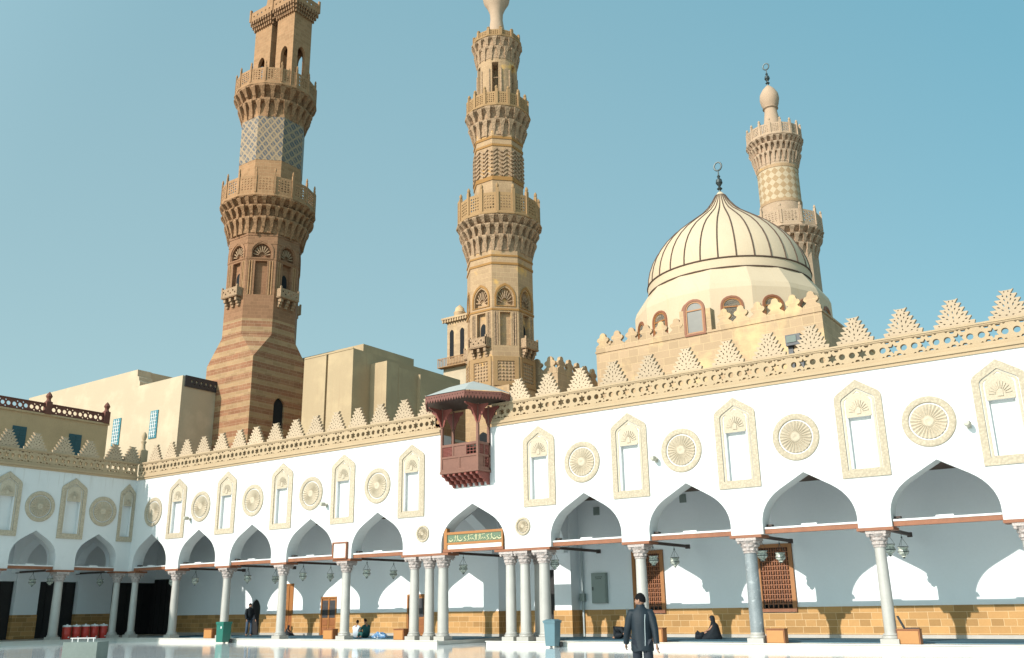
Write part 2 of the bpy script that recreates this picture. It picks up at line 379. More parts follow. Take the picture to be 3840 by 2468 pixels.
def arcade_outline(x0, x1, zb, zt, arches):
    pts = [(x1, zb), (x1, zt), (x0, zt), (x0, zb)]
    for cx, hw, zs, za in sorted(arches):
        pts += keel(cx, hw, zb, zs, za)[::-1]
    return pts

# ------------------------------------------------------------------ repeated ornament meshes
def merlon_plate():
    tips = [.60, .52, .44, .36, .28, .205]; R = []; h = .15
    for k, t in enumerate(tips):
        R += [(t-.105, k*h), (t, k*h+h-.012), (t-.03, (k+1)*h)]
    R[0] = (tips[0]-.04, 0.0)
    R[-2:] = [(tips[-1], .90), (.12, .872)]
    outer = R+[(-a, b) for a, b in R][::-1]
    H = []
    def loz(x, z, a, b, rot=0):
        p = [(0, b), (a, 0), (0, -b), (-a, 0)]
        c, s_ = math.cos(rot), math.sin(rot)
        H.append([(x+c*q-s_*w, z+s_*q+c*w) for q, w in p])
    for x in (-.055, .055): loz(x, .83, .02, .03)
    loz(0, .665, .022, .05)
    for sx in (-1, 1):
        loz(sx*.11, .70, .026, .035, 0); loz(sx*.085, .575, .02, .05, -sx*.5); loz(sx*.20, .52, .024, .045, -sx*.9)
        loz(sx*.13, .42, .022, .07, -sx*.35); loz(sx*.27, .36, .024, .06, -sx*1.1)
        loz(sx*.17, .27, .02, .05, -sx*.9); loz(sx*.36, .21, .022, .055, -sx*1.25); loz(sx*.27, .13, .02, .045, -sx*1.4)
        loz(sx*.09, .10, .02, .045, -sx*1.5); loz(sx*.43, .085, .02, .035, -sx*1.2)
    loz(0, .47, .02, .055); loz(0, .30, .024, .05); loz(0, .185, .018, .035)
    return plate(outer, H, .13, 'merlon')
MER = merlon_plate()
_mb = MB(); put(_mb, MER, lambda u, v, w: (u, w-.065, v)); ME_MERLON = _mb.mesh('merlon', M['merlon'])
def frieze_unit():
    L = .97; z0, z1 = 8.97, 9.52; zc = 9.235
    H = [star(0, zc, .168), circ(.323, zc, .102), circ(-.323, zc, .102)]
    for k in range(-1, 2):
        x = k*.323+.16
        if abs(x) < .47:
            H.append([(x-.085, z1-.03), (x+.085, z1-.03), (x+.04, z1-.10), (x-.04, z1-.10)])
            H.append([(x-.085, z0+.03), (x-.04, z0+.095), (x+.04, z0+.095), (x+.085, z0+.03)])
    for k in range(-1, 2):
        x = k*.323
        H.append([(x-.05, z1-.02), (x+.05, z1-.02), (x, z1-.06)])
        H.append([(x-.05, z0+.02), (x, z0+.06), (x+.05, z0+.02)])
    return L, plate(poly_rect(-L/2, L/2, z0, z1), H, .16, 'frieze')
FR_L, FR = frieze_unit()

def niche_parts(parent, fn, cx, hw):
    """blind keel niche: proud carved frame, white band, carved tympanum over a sunk blind window"""
    k = hw/.74
    fr = MB(); put(fr, plate(keel(cx, hw, 5.29, 7.83, 8.42, KEELN), [keel(cx, hw-.205*k, 5.53, 7.74, 8.145, KEELN)], .05), lambda u, v, w: fn(u, v, w-.05))
    f = fr.build('niche', M['niche'], parent)
    ed = MB()
    put(ed, plate(keel(cx, hw-.235*k, 5.50, 7.73, 8.115, KEELN), [keel(cx, hw-.30*k, 5.56, 7.71, 8.045, KEELN)], .02), lambda u, v, w: fn(u, v, w-.02))
    ty = keel(cx, .40*k, 7.215, 7.66, 8.0, KEELT)
    put(ed, plate(ty, [], .028), lambda u, v, w: fn(u, v, w-.028))
    nfl = 11
    for i in range(nfl):       # shell flutes of the hood
        a = PI*(i+.5)/nfl; r0, r1 = .13*k, .31*k
        c0, s0 = math.cos(a), math.sin(a)
        dx, dz = -s0*.016, c0*.016
        z0 = 7.36
        pts = [(cx+c0*r0-dx*.5, z0+s0*r0*1.25-dz*.5), (cx+c0*r1-dx*1.6, z0+s0*r1*1.25-dz*1.6), (cx+c0*r1+dx*1.6, z0+s0*r1*1.25+dz*1.6), (cx+c0*r0+dx*.5, z0+s0*r0*1.25+dz*.5)]
        put(ed, plate(pts, [], .03), lambda u, v, w: fn(u, v, w-.056))
    put(ed, plate(keel(cx, .07*k, 7.30, 7.42, 7.53, KEELT), [], .03), lambda u, v, w: fn(u, v, w-.056))
    put(ed, plate(poly_rect(cx-.37*k, cx+.37*k, 7.20, 7.255), [], .03), lambda u, v, w: fn(u, v, w-.055))
    ed.build('hood', M['niche_in'], f)
    rv = MB()
    for sx in (-1, 1):
        put(rv, plate(poly_rect(cx+sx*(.395 if sx > 0 else .405)*k-.022, cx+sx*.40*k+.022, 5.55, 7.66), [], .02), lambda u, v, w: fn(u, v, w-.02))
    rv.build('jamb', M['plaster'], f)
    bp = MB(); put(bp, plate(poly_rect(cx-.37*k, cx+.37*k, 5.53, 7.24), [], .05), lambda u, v, w: fn(u, v, w+.13))
    bp.build('blind_window', M['plaster'], f)
    return f
def roundel_part(parent, fn, cx, cz, R, flutes=26):
    ring = MB()
    n = 40
    prof = [(R, 0), (R*.985, -.045), (R*.93, -.06), (R*.80, -.055), (R*.755, -.045), (R*.735, -.005)]
    vs = []; fs = []
    for r, w in prof:
        for i in range(n):
            a = 2*PI*i/n; vs.append(fn(cx+r*math.cos(a), cz+r*math.sin(a), w))
    for q in range(len(prof)-1):
        for i in range(n):
            j = (i+1) % n; fs.append((q*n+i, q*n+j, (q+1)*n+j, (q+1)*n+i))
    ring.add(vs, fs); ro = ring.build('roundel', M['niche'], parent)
    ros = MB(); n2 = flutes*4; vs = []; fs = []
    rr = [(.68, -.002), (.665, -.03), (.46, -.03), (.24, -.03), (.17, -.05), (.10, -.05), (.001, -.02)]
    for q, (r, w) in enumerate(rr):
        for i in range(n2):
            a = 2*PI*i/n2
            bump = .024*math.cos(flutes*a) if q in (1, 2, 3) else 0
            vs.append(fn(cx+R*r*math.cos(a), cz+R*r*math.sin(a), w-.008+bump*(1 if q < 3 else .6)))
    for q in range(len(rr)-1):
        for i in range(n2):
            j = (i+1) % n2; fs.append((q*n2+i, q*n2+j, (q+1)*n2+j, (q+1)*n2+i))
    ros.add(vs, fs); ros.build('rosette', M['niche_in'], ro)

# ------------------------------------------------------------------ setting: ground, courtyard, platform
MB().add([(-900, -300, .10), (900, -300, .10), (900, 900, .10), (-900, 900, .10)], [(0, 1, 2, 3)]).build('ground', M['earth'])
g = bpy.data.objects['ground']; tag(g, kind='structure')
MB().add([(XC-6, -60, FL), (60, -60, FL), (60, 35.05, FL), (XC-6, 35.05, FL)], [(0, 1, 2, 3)]).build('courtyard_floor', M['floor'])
tag(bpy.data.objects['courtyard_floor'], kind='structure')
GX0, GX1 = -24.42, -22.0     # the entrance bay interrupts the platform
pl = MB()
pl.prism([(XC-5.2, 8, .0), (XC+.55, 8, .0), (XC+.55, 29.42, .0), (GX0, 29.42, .0), (GX0, 35, .0), (XC-5.2, 35, .0)], (0, 0, PF))
pl.prism([(GX1, 29.42, .0), (12, 29.42, .0), (12, 35, .0), (GX1, 35, .0)], (0, 0, PF))
tag(pl.build('platform', M['platform']), kind='structure')
nose = MB()
nose.box(XC+.58, GX0+.03, 29.385, 29.47, PF+.003, PF+.035).box(GX1-.03, 12, 29.385, 29.47, PF+.003, PF+.035)
nose.box(XC+.50, XC+.585, 8, 29.385, PF+.003, PF+.035)
tag(nose.build('platform_edge', M['platform']), kind='structure')
cp = MB()
cp.box(-46.0, GX0-.05, 31.0, 34.6, PF+.004, PF+.022).box(GX1+.05, 11.9, 31.0, 34.6, PF+.004, PF+.022)
cp.box(GX0+.06, GX1-.06, 32.4, 34.6, FL+.004, FL+.02)
tag(cp.build('carpet', M['carpet']), 'teal striped carpet laid along the floor of the arcade', 'carpet')

# ------------------------------------------------------------------ the main arcade wall
ARCH_A = [-44.93, -40.87, -36.72, -32.6, -28.36, -23.10, -17.80, -13.62, -9.45, -5.38, -1.26, 2.86]
hwA = {0: 1.50, 1: 1.50, 5: 1.62}
archA = [(x, hwA.get(i, 1.53), 4.10, 5.63) for i, x in enumerate(ARCH_A)]
NIC_A = [-42.87, -38.82, -34.67, -30.54, -26.40, -19.78, -15.77, -11.63, -7.46, -3.36, .80]
ROU_A = [-44.95, -40.86, -36.77, -32.64, -28.40, -17.82, -13.70, -9.57, -5.44, -1.30]
XE = 4.9
wallA = thing('arcade_wall', 'long white sunlit courtyard arcade with carved niches, roundels and a stepped parapet', 'wall', (XC, YF, PF))
hol = [poly_rect(x-.355, x+.355, 5.56, 7.205) for x in NIC_A]
outA = arcade_outline(XC-.72, XE, 3.73, 8.66, archA)
outA[2:2] = [(-22.15, 8.66), (-22.15, 6.95), (-24.75, 6.95), (-24.75, 8.66)]      # doorway of the balcony
mw = MB(); put(mw, plate(outA, hol, .66), mapA(YF)); mw.build('plaster_wall', M['plaster'], wallA)
for x in NIC_A: niche_parts(wallA, mapA(YF), x, .74)
for x in ROU_A: roundel_part(wallA, mapA(YF), x, 6.80, .785)
for x in (-25.72, -20.6): roundel_part(wallA, mapA(YF), x, 4.56, .35, 16)
def cornice(parent, runs, fnbox):
    c = MB()
    for a, b in runs:
        fnbox(c, a, b, -.05, .30, 8.66, 8.76); fnbox(c, a, b, -.10, .30, 8.763, 8.86); fnbox(c, a, b, -.035, .30, 8.863, 8.97)
    c.build('cornice', M['cream'], parent)
    r = MB()
    for a, b in runs:
        fnbox(r, a, b, -.03, .19, 9.52, 9.56); fnbox(r, a, b, -.055, .19, 9.563, 9.62)
    r.build('parapet_rail', M['cream'], parent)
def fbA(mb, a, b, w0, w1, z0, z1): mb.box(a, b, YF+w0, YF+w1, z0, z1)
def fbB(mb, a, b, w0, w1, z0, z1): mb.box(XC-w1, XC-w0, a, b, z0, z1)
runsA = [(XC+.12, -24.78), (-22.05, XE)]
cornice(wallA, runsA, fbA)
fr = MB()
for a, b in [(XC+.001, runsA[0][1]), runsA[1]]:
    n = round((b-a)/FR_L); st = (b-a)/n
    for i in range(n):
        cx = a+(i+.5)*st
        put(fr, FR, lambda u, v, w: (cx+u*st/FR_L, YF+w, v))
fr.build('pierced_frieze', M['cream'], wallA)
MER_A = [-45.35, -43.95, -42.54, -41.09, -39.63, -38.2, -36.91, -35.46, -34.0, -32.6, -31.2, -29.79, -28.39, -26.94, -25.52, -20.75, -19.3, -17.8, -16.32, -14.8, -13.28, -11.7, -10.2, -8.73, -7.30, -5.8, -4.3, -2.75, -1.2, .3]
for i, x in enumerate(MER_A): inst('merlon', ME_MERLON, wallA, (x, YF+.07, 9.62+random.uniform(-.012, .006)), random.uniform(-.03, .03))
fp = MB(); fp.box(-47.12, -46.72, 30.06, 30.46, 9.62, 10.4); fp.lathe([(.2, 10.4), (.12, 10.5), (.1, 10.75), (.16, 10.9), (.07, 10.96), (.11, 11.05), (.15, 11.2), (.11, 11.36), (.02, 11.46)], 12, (-46.92, 30.26))
fp.build('corner_finial', M['cream'], wallA, True)
# wooden impost boards, tie beams with light tubes, lantern beams
groups = [(-46.46, .42), (-42.85, .53), (-38.72, .53), (-34.62, .53), (-30.45, .53), (-25.62, 1.26), (-20.68, 1.28), (-15.72, .53), (-11.60, .53), (-7.43, .53), (-3.32, .53), (.8, .53)]
ib = MB()
for i, (x, h) in enumerate(groups):
    ib.box(x-h-.02, x+h+.02, YF-.03, YF+.70, 3.635, 3.727)
ib.build('impost_board', M['wood'], wallA)
for i, (x, hw, zs, za) in enumerate(archA[:11]):
    if i == 5: continue
    tb = MB().box(x-hw+.01, x+hw-.01, YF+.12, YF+.30, 3.74, 3.885); b = tb.build('tie_beam', M['wood'], wallA)
    lt = MB().box(x-hw+.03, x+hw-.03, YF+.10, YF+.28, 3.888, 3.945).box(x-.28, x+.22, YF+.115, YF+.26, 3.948, 4.0)
    lt.build('light_batten', M['white'], b)
    bk = MB().box(x-hw-.0+.012, x-hw+.20, YF+.31, YF+.52, 3.99, 4.05).box(x-hw+.08, x-hw+.12, YF+.40, YF+.44, 3.74, 3.99)
    bk.build('bracket', M['wood_dark'], b)
LANX = [(-42.6, 1), (-38.5, 1), (-34.45, 1), (-30.25, 1), (-24.62, 1), (-19.82, 1), (-15.75, 1), (-11.6, 1), (-7.4, 1), (-3.2, 1)]
for x, _ in LANX:
    lb = MB().box(x-.06, x+.06, YF+.71, 34.5, 3.70, 3.80).box(x-.075, x+.075, 34.38, 34.52, 3.66, 3.82)
    lb.build('lantern_beam', M['wood_dark'], wallA)

# ------------------------------------------------------------------ the side arcade (in the shade, left)
ARCH_B = [(14.1, 1.17), (17.6, 1.17), (21.14, 1.17), (24.66, 1.18), (28.06, 1.16)]
NIC_B = [(19.45, .70), (22.95, .70), (26.42, .70), (29.53, .46)]
ROU_B = [(21.2, .77), (24.69, .77), (28.14, .785)]
wallB = thing('side_arcade_wall', 'shaded white arcade wall running towards the camera at the far left', 'wall', (XC, 22, PF))
mw = MB(); put(mw, plate(arcade_outline(12.4, YF-.003, 3.73, 8.66, [(x, h, 4.35, 5.62) for x, h in ARCH_B]), [poly_rect(x-.48*h, x+.48*h, 5.56, 7.205) for x, h in NIC_B], .66), mapB(XC)); mw.build('plaster_wall', M['plaster'], wallB)
for x, h in NIC_B: niche_parts(wallB, mapB(XC), x, h)
for x, r in ROU_B: roundel_part(wallB, mapB(XC), x, 6.82, r)
cornice(wallB, [(12.4, YF-.06)], fbB)
fr = MB(); n = 18; st = (YF-.06-12.4)/n
for i in range(n):
    cy = 12.4+(i+.5)*st
    put(fr, FR, lambda u, v, w: (XC-w, cy+u*st/FR_L, v))
fr.build('pierced_frieze', M['cream'], wallB)
for y in (19.75, 21.2, 22.65, 24.08, 25.58, 27.0, 28.5, 29.55): inst('merlon', ME_MERLON, wallB, (XC-.07, y, 9.62), PI/2)
ib = MB()
for y, h in ((15.85, .55), (19.37, .55), (22.9, .55), (26.36, .55), (29.6, .38)): ib.box(XC-.70, XC+.03, y-h, y+h, 3.635, 3.727)
ib.build('impost_board', M['wood'], wallB)
for x, hw in ARCH_B[2:]:
    b = MB().box(XC-.30, XC-.12, x-hw+.01, x+hw-.01, 3.74, 3.885).build('tie_beam', M['wood'], wallB)
    MB().box(XC-.28, XC-.10, x-hw+.03, x+hw-.03, 3.888, 3.945).box(XC-.26, XC-.115, x-.25, x+.2, 3.948, 4.0).build('light_batten', M['white'], b)
for y in (22.9, 26.3, 29.72):
    MB().box(-51.3, XC-.71, y-.06, y+.06, 3.70, 3.80).build('lantern_beam', M['wood_dark'], wallB)

# ------------------------------------------------------------------ columns
def col_mesh(r, base_h=.28):
    b = MB(); b.box(-.27, .27, -.27, .27, 0, .16)
    b.lathe([(.262, .163), (.275, .20), (.262, .235), (.225, .25), (.24, .275), (.23, .30), (r+.012, .31), (r, .34)], 24, (0, 0))
    s = MB(); s.lathe([(r+.002, .335), (r, .6), (r*.985, 1.5), (r*.90, 2.70), (r*.90, 2.86)], 24, (0, 0))
    c = MB(); rc = r*.9
    c.lathe([(rc+.025, 2.845), (rc+.035, 2.87), (rc+.022, 2.895), (rc+.008, 2.90)], 24, (0, 0))
    c.lathe([(rc, 2.898), (rc+.05, 2.93), (rc+.055, 3.0), (rc+.035, 3.02), (rc+.085, 3.06), (rc+.095, 3.12), (rc+.07, 3.14), (rc+.12, 3.19), (rc+.15, 3.235)], 48, (0, 0),
            mod=lambda a, z: 1+.07*math.cos(8*a+(PI if 3.02 < z < 3.13 else 0)) if z > 2.92 else 1)
    for k in range(4):
        a = PI/4+k*PI/2
        c.ball((math.cos(a)*(rc+.19), math.sin(a)*(rc+.19), 3.20), .062, 8, 6)
    c.box(-rc-.145, rc+.145, -rc-.145, rc+.145, 3.24, 3.33)
    return b.mesh('base', M['marble'], True), s.mesh('shaft', M['marble'], True), c.mesh('capital', M['capital'], True)
CM = {.205: col_mesh(.205), .18: col_mesh(.18), .225: col_mesh(.225)}
gs = MB(); gs.lathe([(.227, .335), (.225, .6), (.22, 1.5), (.2, 2.70), (.2, 2.86)], 24, (0, 0)); ME_GRAN = gs.mesh('shaft', M['granite'], True)
def column(x, y, label, r=.205, granite=False, group='marble columns of the arcades'):
    t = thing('column', label, 'column', (x, y, PF), group)
    b, s, c = CM[r]
    inst('base', b, t, (x, y, PF)); inst('shaft', ME_GRAN if granite else s, t, (x, y, PF)); inst('capital', c, t, (x, y, PF))
    return t
YCOL = 30.32
column(-46.46, YCOL, 'pale marble column just right of the inner corner, paired with one of the side arcade', .18)
column(-42.85, YCOL, 'first single marble column right of the inner corner')
column(-38.72, YCOL, 'marble column standing behind the green rubbish bin')
column(-34.62, YCOL, 'marble column in front of the tall orange door')
column(-30.45, YCOL, 'marble column below the framed notice board')
column(-26.42, YCOL, 'left column of the triple cluster left of the entrance')
column(-25.60, YCOL, 'middle column of the triple cluster left of the entrance')
column(-24.86, YCOL, 'right column of the triple cluster left of the entrance', .225)
column(-21.45, YCOL, 'left column of the cluster right of the entrance')
column(-20.76, YCOL, 'front middle column of the cluster right of the entrance')
column(-20.62, 31.05, 'thin column half hidden behind the cluster right of the entrance', .18)
column(-19.86, YCOL, 'right column of the entrance cluster, beside the blue-grey bin', .225)
column(-15.72, YCOL, 'marble column behind the walking man')
column(-11.60, YCOL, 'dark grey granite column beside the latticed window', .225, True)
column(-7.43, YCOL, 'white streaked marble column left of the cabinet with an open lid', .18)
column(-3.32, YCOL, 'marble column at the right edge of the photo')
column(.8, YCOL, 'marble column beyond the right edge of the photo')
column(XC-.33, 29.62, 'last marble column of the side arcade, at the inner corner', .18)
column(XC-.33, 26.36, 'thick marble column left of the red water coolers', .225)
column(XC-.33, 22.9, 'marble column of the side arcade nearest the left edge')

# ------------------------------------------------------------------ gallery back wall of the main arcade
YB = 35.0
back = thing('gallery_wall', 'white plastered back wall of the sunlit arcade above an ochre stone dado', 'wall', (-20, YB, PF))
DW = 3.66
openings = [(-42.45, -41.68, PF, 2.2, 'arch'), (-39.85, -39.05, PF, 2.95, 0), (-36.92, -35.76, PF, 2.22, 0), (-30.95, -29.78, PF, 2.22, 0), (-22.85, -22.08, FL, 3.1, 0),
            (-18.47, -17.17, 1.26, 3.66, 0), (-13.12, -11.82, 1.26, 3.66, 0)]
top = arc = None
outl = [(8, PF+.01), (8, 8.6), (-52.5, 8.6), (-52.5, PF+.01)]
for o in openings:
    if o[3] and o[2] <= PF:
        zb = PF+.01
        if o[4] == 'arch': outl += keel((o[0]+o[1])/2, (o[1]-o[0])/2, zb, 1.7, o[3], KEELT)[::-1]
        else: outl += [(o[0], zb), (o[0], o[3]), (o[1], o[3]), (o[1], zb)]
holes = [poly_rect(o[0], o[1], o[2], o[3]) for o in openings if o[2] > 1]
mw = MB(); put(mw, plate(outl, holes, .5), mapA(YB)); mw.build('plaster_wall', M['plaster_in'], back)
wa = MB(); sk = MB()
segs = []; cur = -49.65
for o in sorted(openings):
    if o[2] <= PF:
        segs.append((cur, o[0])); cur = o[1]
segs.append((cur, 8.0))
for a, b in segs:
    aa = a
    for w in ((-18.47, -17.17), (-13.12, -11.82)):
        if a < w[0] and w[1] < b:
            wa.box(aa, w[0], YB-.045, YB-.002, .43, 1.39); wa.box(w[0], w[1], YB-.045, YB-.002, .43, 1.2); aa = w[1]
    wa.box(aa, b, YB-.045, YB-.002, .43, 1.39)
    sk.box(a, b, YB-.07, YB-.002, PF+.012, .427)
wa.build('wainscot', M['ochre'], back); sk.build('skirting', M['marble'], back)
# pilasters and transverse arches that frame the entrance bays
for px in (-21.55, -25.35):
    MB().box(px-.42, px+.42, 34.28, YB-.003, 1.392, 5.94).build('pilaster', M['plaster_in'], back)
    MB().box(px-.455, px+.455, 34.245, YB-.006, .432, 1.389).build('wainscot', M['ochre'], back)
    MB().box(px-.47, px+.47, 34.22, YB-.009, PF-.13, .429).build('skirting', M['marble'], back)
    t = MB(); put(t, plate(arcade_outline(YF+.67, 34.275, 3.74, 5.94, [(32.47, 1.5, 4.1, 5.5)]), [], .62), lambda u, v, w: (px-.31+w, u, v)); t.build('transverse_arch', M['plaster_in'], back)
scr = MB().box(-52.3, -49.7, YB-.05, YB-.002, PF+.01, 3.5)
for i in range(6): scr.box(-52.3+i*.5, -52.25+i*.5, YB-.09, YB-.052, PF+.01, 3.5)
scr.build('wooden_screen', M['screen'], back)
# doors
def door_leaf(x0, x1, z0, z1, y, label=None, louvre=True, m='wood_orange', panels=True):
    d = MB()
    f = .09
    d.box(x0+.005, x0+f, y, y+.09, z0, z1).box(x1-f, x1-.005, y, y+.09, z0, z1).box(x0+f, x1-f, y, y+.09, z1-f, z1-.004)
    xm = (x0+x1)/2
    d.box(x0+f, x1-f, y+.05, y+.08, z0+.01, z1-f)
    d.box(xm-.05, xm+.05, y+.015, y+.05, z0+.01, z1-f)
    do = d.build('door', M[m], back)
    if panels:
        pn = MB()
        for a, b in ((x0+f+.03, xm-.08), (xm+.08, x1-f-.03)):
            for c0, c1 in ((.06, .22), (.25, .41)):
                pn.box(a, b, y+.02, y+.05, z0+(z1-z0)*c0, z0+(z1-z0)*c1)
        pn.build('door_panel', M['wood_door'], do)
    if louvre:
        for a, b in ((x0+f+.03, xm-.07), (xm+.07, x1-f-.03)):
            lv = MB()
            zz0, zz1 = z0+(z1-z0)*.45, z0+(z1-z0)*.9
            lv.box(a, b, y+.042, y+.049, zz0, zz1)
            k = 0
            while zz0+k*.065 < zz1-.03:
                lv.box(a, b, y+.014, y+.041, zz0+k*.065+.01, zz0+k*.065+.045); k += 1
            lv.build('louvre', M['louvre'], do)
    return do
door_leaf(-36.92, -35.76, PF+.015, 2.22, YB-.03)
door_leaf(-30.95, -29.78, PF+.015, 2.22, YB-.03)
door_leaf(-39.85, -39.05, PF+.015, 2.95, YB-.03, louvre=False)
dd = MB().box(-22.845, -22.085, YB+.02, YB+.08, FL+.02, 3.09)
for z in (.4, 1.3, 2.2): dd.box(-22.78, -22.15, YB-.005, YB+.02, z, z+.75)
tag(dd.build('door', M['screen'], back), 'tall dark door beside the entrance pilaster')
ad = MB(); put(ad, plate(keel(-42.065, .384, PF+.015, 1.7, 2.195, KEELT), [], .08), mapA(YB+.06)); tag(ad.build('door', M['screen'], back), 'low dark door in a pointed arch')
# latticed windows
for x0, x1 in ((-18.47, -17.17), (-13.12, -11.82)):
    z0, z1 = 1.26, 3.66
    fmb = MB()
    fmb.box(x0-.06, x0+.09, YB-.10, YB+.02, z0+.08, z1+.04).box(x1-.09, x1+.06, YB-.10, YB+.02, z0+.08, z1+.04)
    fmb.box(x0+.09, x1-.09, YB-.10, YB+.02, z1-.09, z1+.04)
    w = fmb.build('window', M['wood_orange'], back)
    sl = MB().box(x0-.06, x1+.06, YB-.12, YB+.02, z0-.04, z0+.077); sl.build('sill', M['wood'], w)
    MB().box(x0+.02, x1-.02, YB+.3, YB+.33, z0, z1).build('pane', M['void'], w)
    lt = MB(); nx, nz = 6, 13
    for i in range(nx+1):
        u = x0+.09+(x1-x0-.18)*i/nx; lt.box(u-.016, u+.016, YB-.055, YB-.02, z0+.08, z1-.09)
    for j in range(nz+1):
        v = z0+.08+(z1-z0-.17)*j/nz; lt.box(x0+.09, x1-.09, YB-.05, YB-.025, v-.018, v+.018)
    for i in range(nx):
        for j in range(nz):
            if j > 0:
                u = x0+.09+(x1-x0-.18)*(i+.5)/nx; v = z0+.08+(z1-z0-.17)*(j+.5)/nz
                lt.lathe([(.01, -.085), (.045, -.03), (.045, .03), (.01, .085)], 6, (u, YB-.035, v))
    lt.build('lattice', M['lattice_wood'], w)
for x, z in ((-20.15, 5.47), (-16.06, 5.70), (-9.2, 5.6)):
    v = MB().box(x-.14, x+.14, YB-.05, YB-.003, z-.17, z+.17)
    for k in range(5): v.box(x-.12, x+.12, YB-.07, YB-.052, z-.14+k*.06, z-.11+k*.06)
    v.build('vent', M['grey_cab'], back)
# ceiling and roof
tag(MB().box(-52.4, 8, YF+.67, 34.99, 5.95, 6.12).build('gallery_ceiling', M['ceiling']), kind='structure')
tag(MB().box(-52.4, -27.7, YF+.67, 60, 8.48, 8.60).box(-27.7, -24.77, YF+.67, 34.2, 8.48, 8.60).box(-22.1, 12, YF+.67, 34.2, 8.48, 8.60).box(-24.1, 12, 34.2, 60, 8.48, 8.60).build('roof_terrace', M['roofing']), kind='structure')

# ------------------------------------------------------------------ gallery behind the side arcade
XB = -51.5
sg = thing('side_gallery_wall', 'dim rear wall of the side arcade with white piers between dark wooden screens', 'wall', (XB, 27, PF))
for y0, y1 in ((15.5, 17.0), (19.0, 20.4), (22.9, 24.2), (26.5, 27.8), (30.05, 32.15)):
    MB().box(XB-.5, XB, y0, y1, 1.552, 6.1).build('pier', M['plaster_in'], sg)
    MB().box(XB-.52, XB+.03, y0-.02, y1+.02, PF+.01, 1.549).build('wainscot', M['ochre'], sg)
for y0, y1 in ((12.4, 15.47), (17.02, 18.97), (20.42, 22.87), (24.22, 26.47), (27.82, 30.02), (32.17, 34.99)):
    p = MB().box(XB-.4, XB-.34, y0, y1, PF+.01, 3.3)
    n = max(3, int((y1-y0)/.5))
    for i in range(n+1): p.box(XB-.34, XB-.30, y0+(y1-y0-.05)*i/n, y0+(y1-y0-.05)*i/n+.05, PF+.01, 3.3)
    for k in range(7): p.box(XB-.335, XB-.305, y0, y1, PF+.02+k*.49, PF+.07+k*.49)
    p.build('wooden_screen', M['screen'], sg)
    MB().box(XB-.5, XB-.05, y0, y1, 3.302, 6.1).build('plaster_panel', M['plaster_in'], sg)
t = MB(); put(t, plate(arcade_outline(XB+.01, XC-.67, 3.74, 6.1, [(-49.45, 1.45, 4.2, 5.4)]), [], .5), lambda u, v, w: (u, 26.1+w, v)); t.build('transverse_arch', M['plaster_in'], sg)
t = MB(); put(t, plate(arcade_outline(XB+.01, XC-.67, 3.74, 6.1, [(-49.45, 1.45, 4.2, 5.4)]), [], .5), lambda u, v, w: (u, 29.4+w, v)); t.build('transverse_arch', M['plaster_in'], sg)
tag(MB().box(-52.4, XC-.67, 12.4, YF+.66, 6.12, 6.3).build('side_gallery_ceiling', M['ceiling']), kind='structure')
tag(MB().box(-54.0, XC-.67, 5, YF+.66, 8.48, 8.60).build('side_roof_terrace', M['roofing']), kind='structure')
MB().box(-53.9, -52.45, 5, 34.9, PF, 8.47).build('end_wall', M['plaster_in'], sg)

# ------------------------------------------------------------------ hanging lanterns
lg = MB(); lg.lathe([(.03, -.21), (.085, -.205), (.075, -.18), (.055, -.16), (.10, -.145), (.155, -.10), (.178, -.04), (.165, .02), (.135, .05), (.15, .075), (.178, .115), (.17, .125)], 18, (0, 0))
lc = MB(); lc.lathe([(.178, -.052), (.187, -.04), (.178, -.028)], 16, (0, 0)); lc.lathe([(.17, .117), (.186, .127), (.17, .137)], 16, (0, 0)); lc.lathe([(.03, -.25), (.04, -.22), (.02, -.2)], 8, (0, 0))
ch = MB(); ch.tube([(0, 0, .44), (0, 0, .56)], .009, 5); ch.ball((0, 0, .44), .03, 8, 6)
for k in range(3):
    a = 2*PI*k/3; ch.tube([(.165*math.cos(a), .165*math.sin(a), .15), (0, 0, .43)], .006, 4)
ML = (lg.mesh('glass_bowl', M['lantern'], True), lc.mesh('rim', M['slate'], True), ch.mesh('chain', M['slate']))
def lantern(x, y, label, z=3.15):
    t = thing('hanging_lantern', label, 'lantern', (x, y, z), 'glass lanterns hanging in the arcades')
    inst('glass_bowl', ML[0], t, (x, y, z)); inst('rim', ML[1], t, (x, y, z)); inst('chain', ML[2], t, (x, y, z))
bay = {-42.6: 'in the second bay from the inner corner', -38.5: 'in the bay of the dark arched door', -34.45: 'in the bay left of the framed notice', -30.25: 'in the bay right of the framed notice',
       -24.62: 'under the entrance sign', -19.82: 'beside the entrance cluster, over the blue-grey bin', -15.75: 'right of the column behind the walking man', -11.6: 'over the window by the granite column', -7.4: 'right of the white streaked column', -3.2: 'beyond the column at the right edge'}
for x, _ in LANX[:-1]:
    if x == -42.6: ys = ((31.3, 'Glass'),)
    elif x == -24.62: ys = ((31.35, 'Glass'),)
    elif x == -19.82: ys = ((31.0, 'Glass'),)
    else: ys = ((31.4, 'Front'), (33.2, 'Rear'))
    for y, w in ys: lantern(x, y, ('glass lantern hanging ' if w == 'Glass' else ('outer' if w == 'Front' else 'inner')+' glass lantern hanging ')+bay[x])
lantern(-49.0, 26.0, 'lantern hanging before the white pier behind the leftmost arch', 3.2)
lantern(-49.0, 26.95, 'pale lantern left of the thick column by the coolers', 3.25)
lantern(-49.0, 29.8, 'lantern hanging above the row of red coolers', 3.25)
lantern(-45.0, 31.6, 'pale lantern in the dark bay at the inner corner', 3.15)

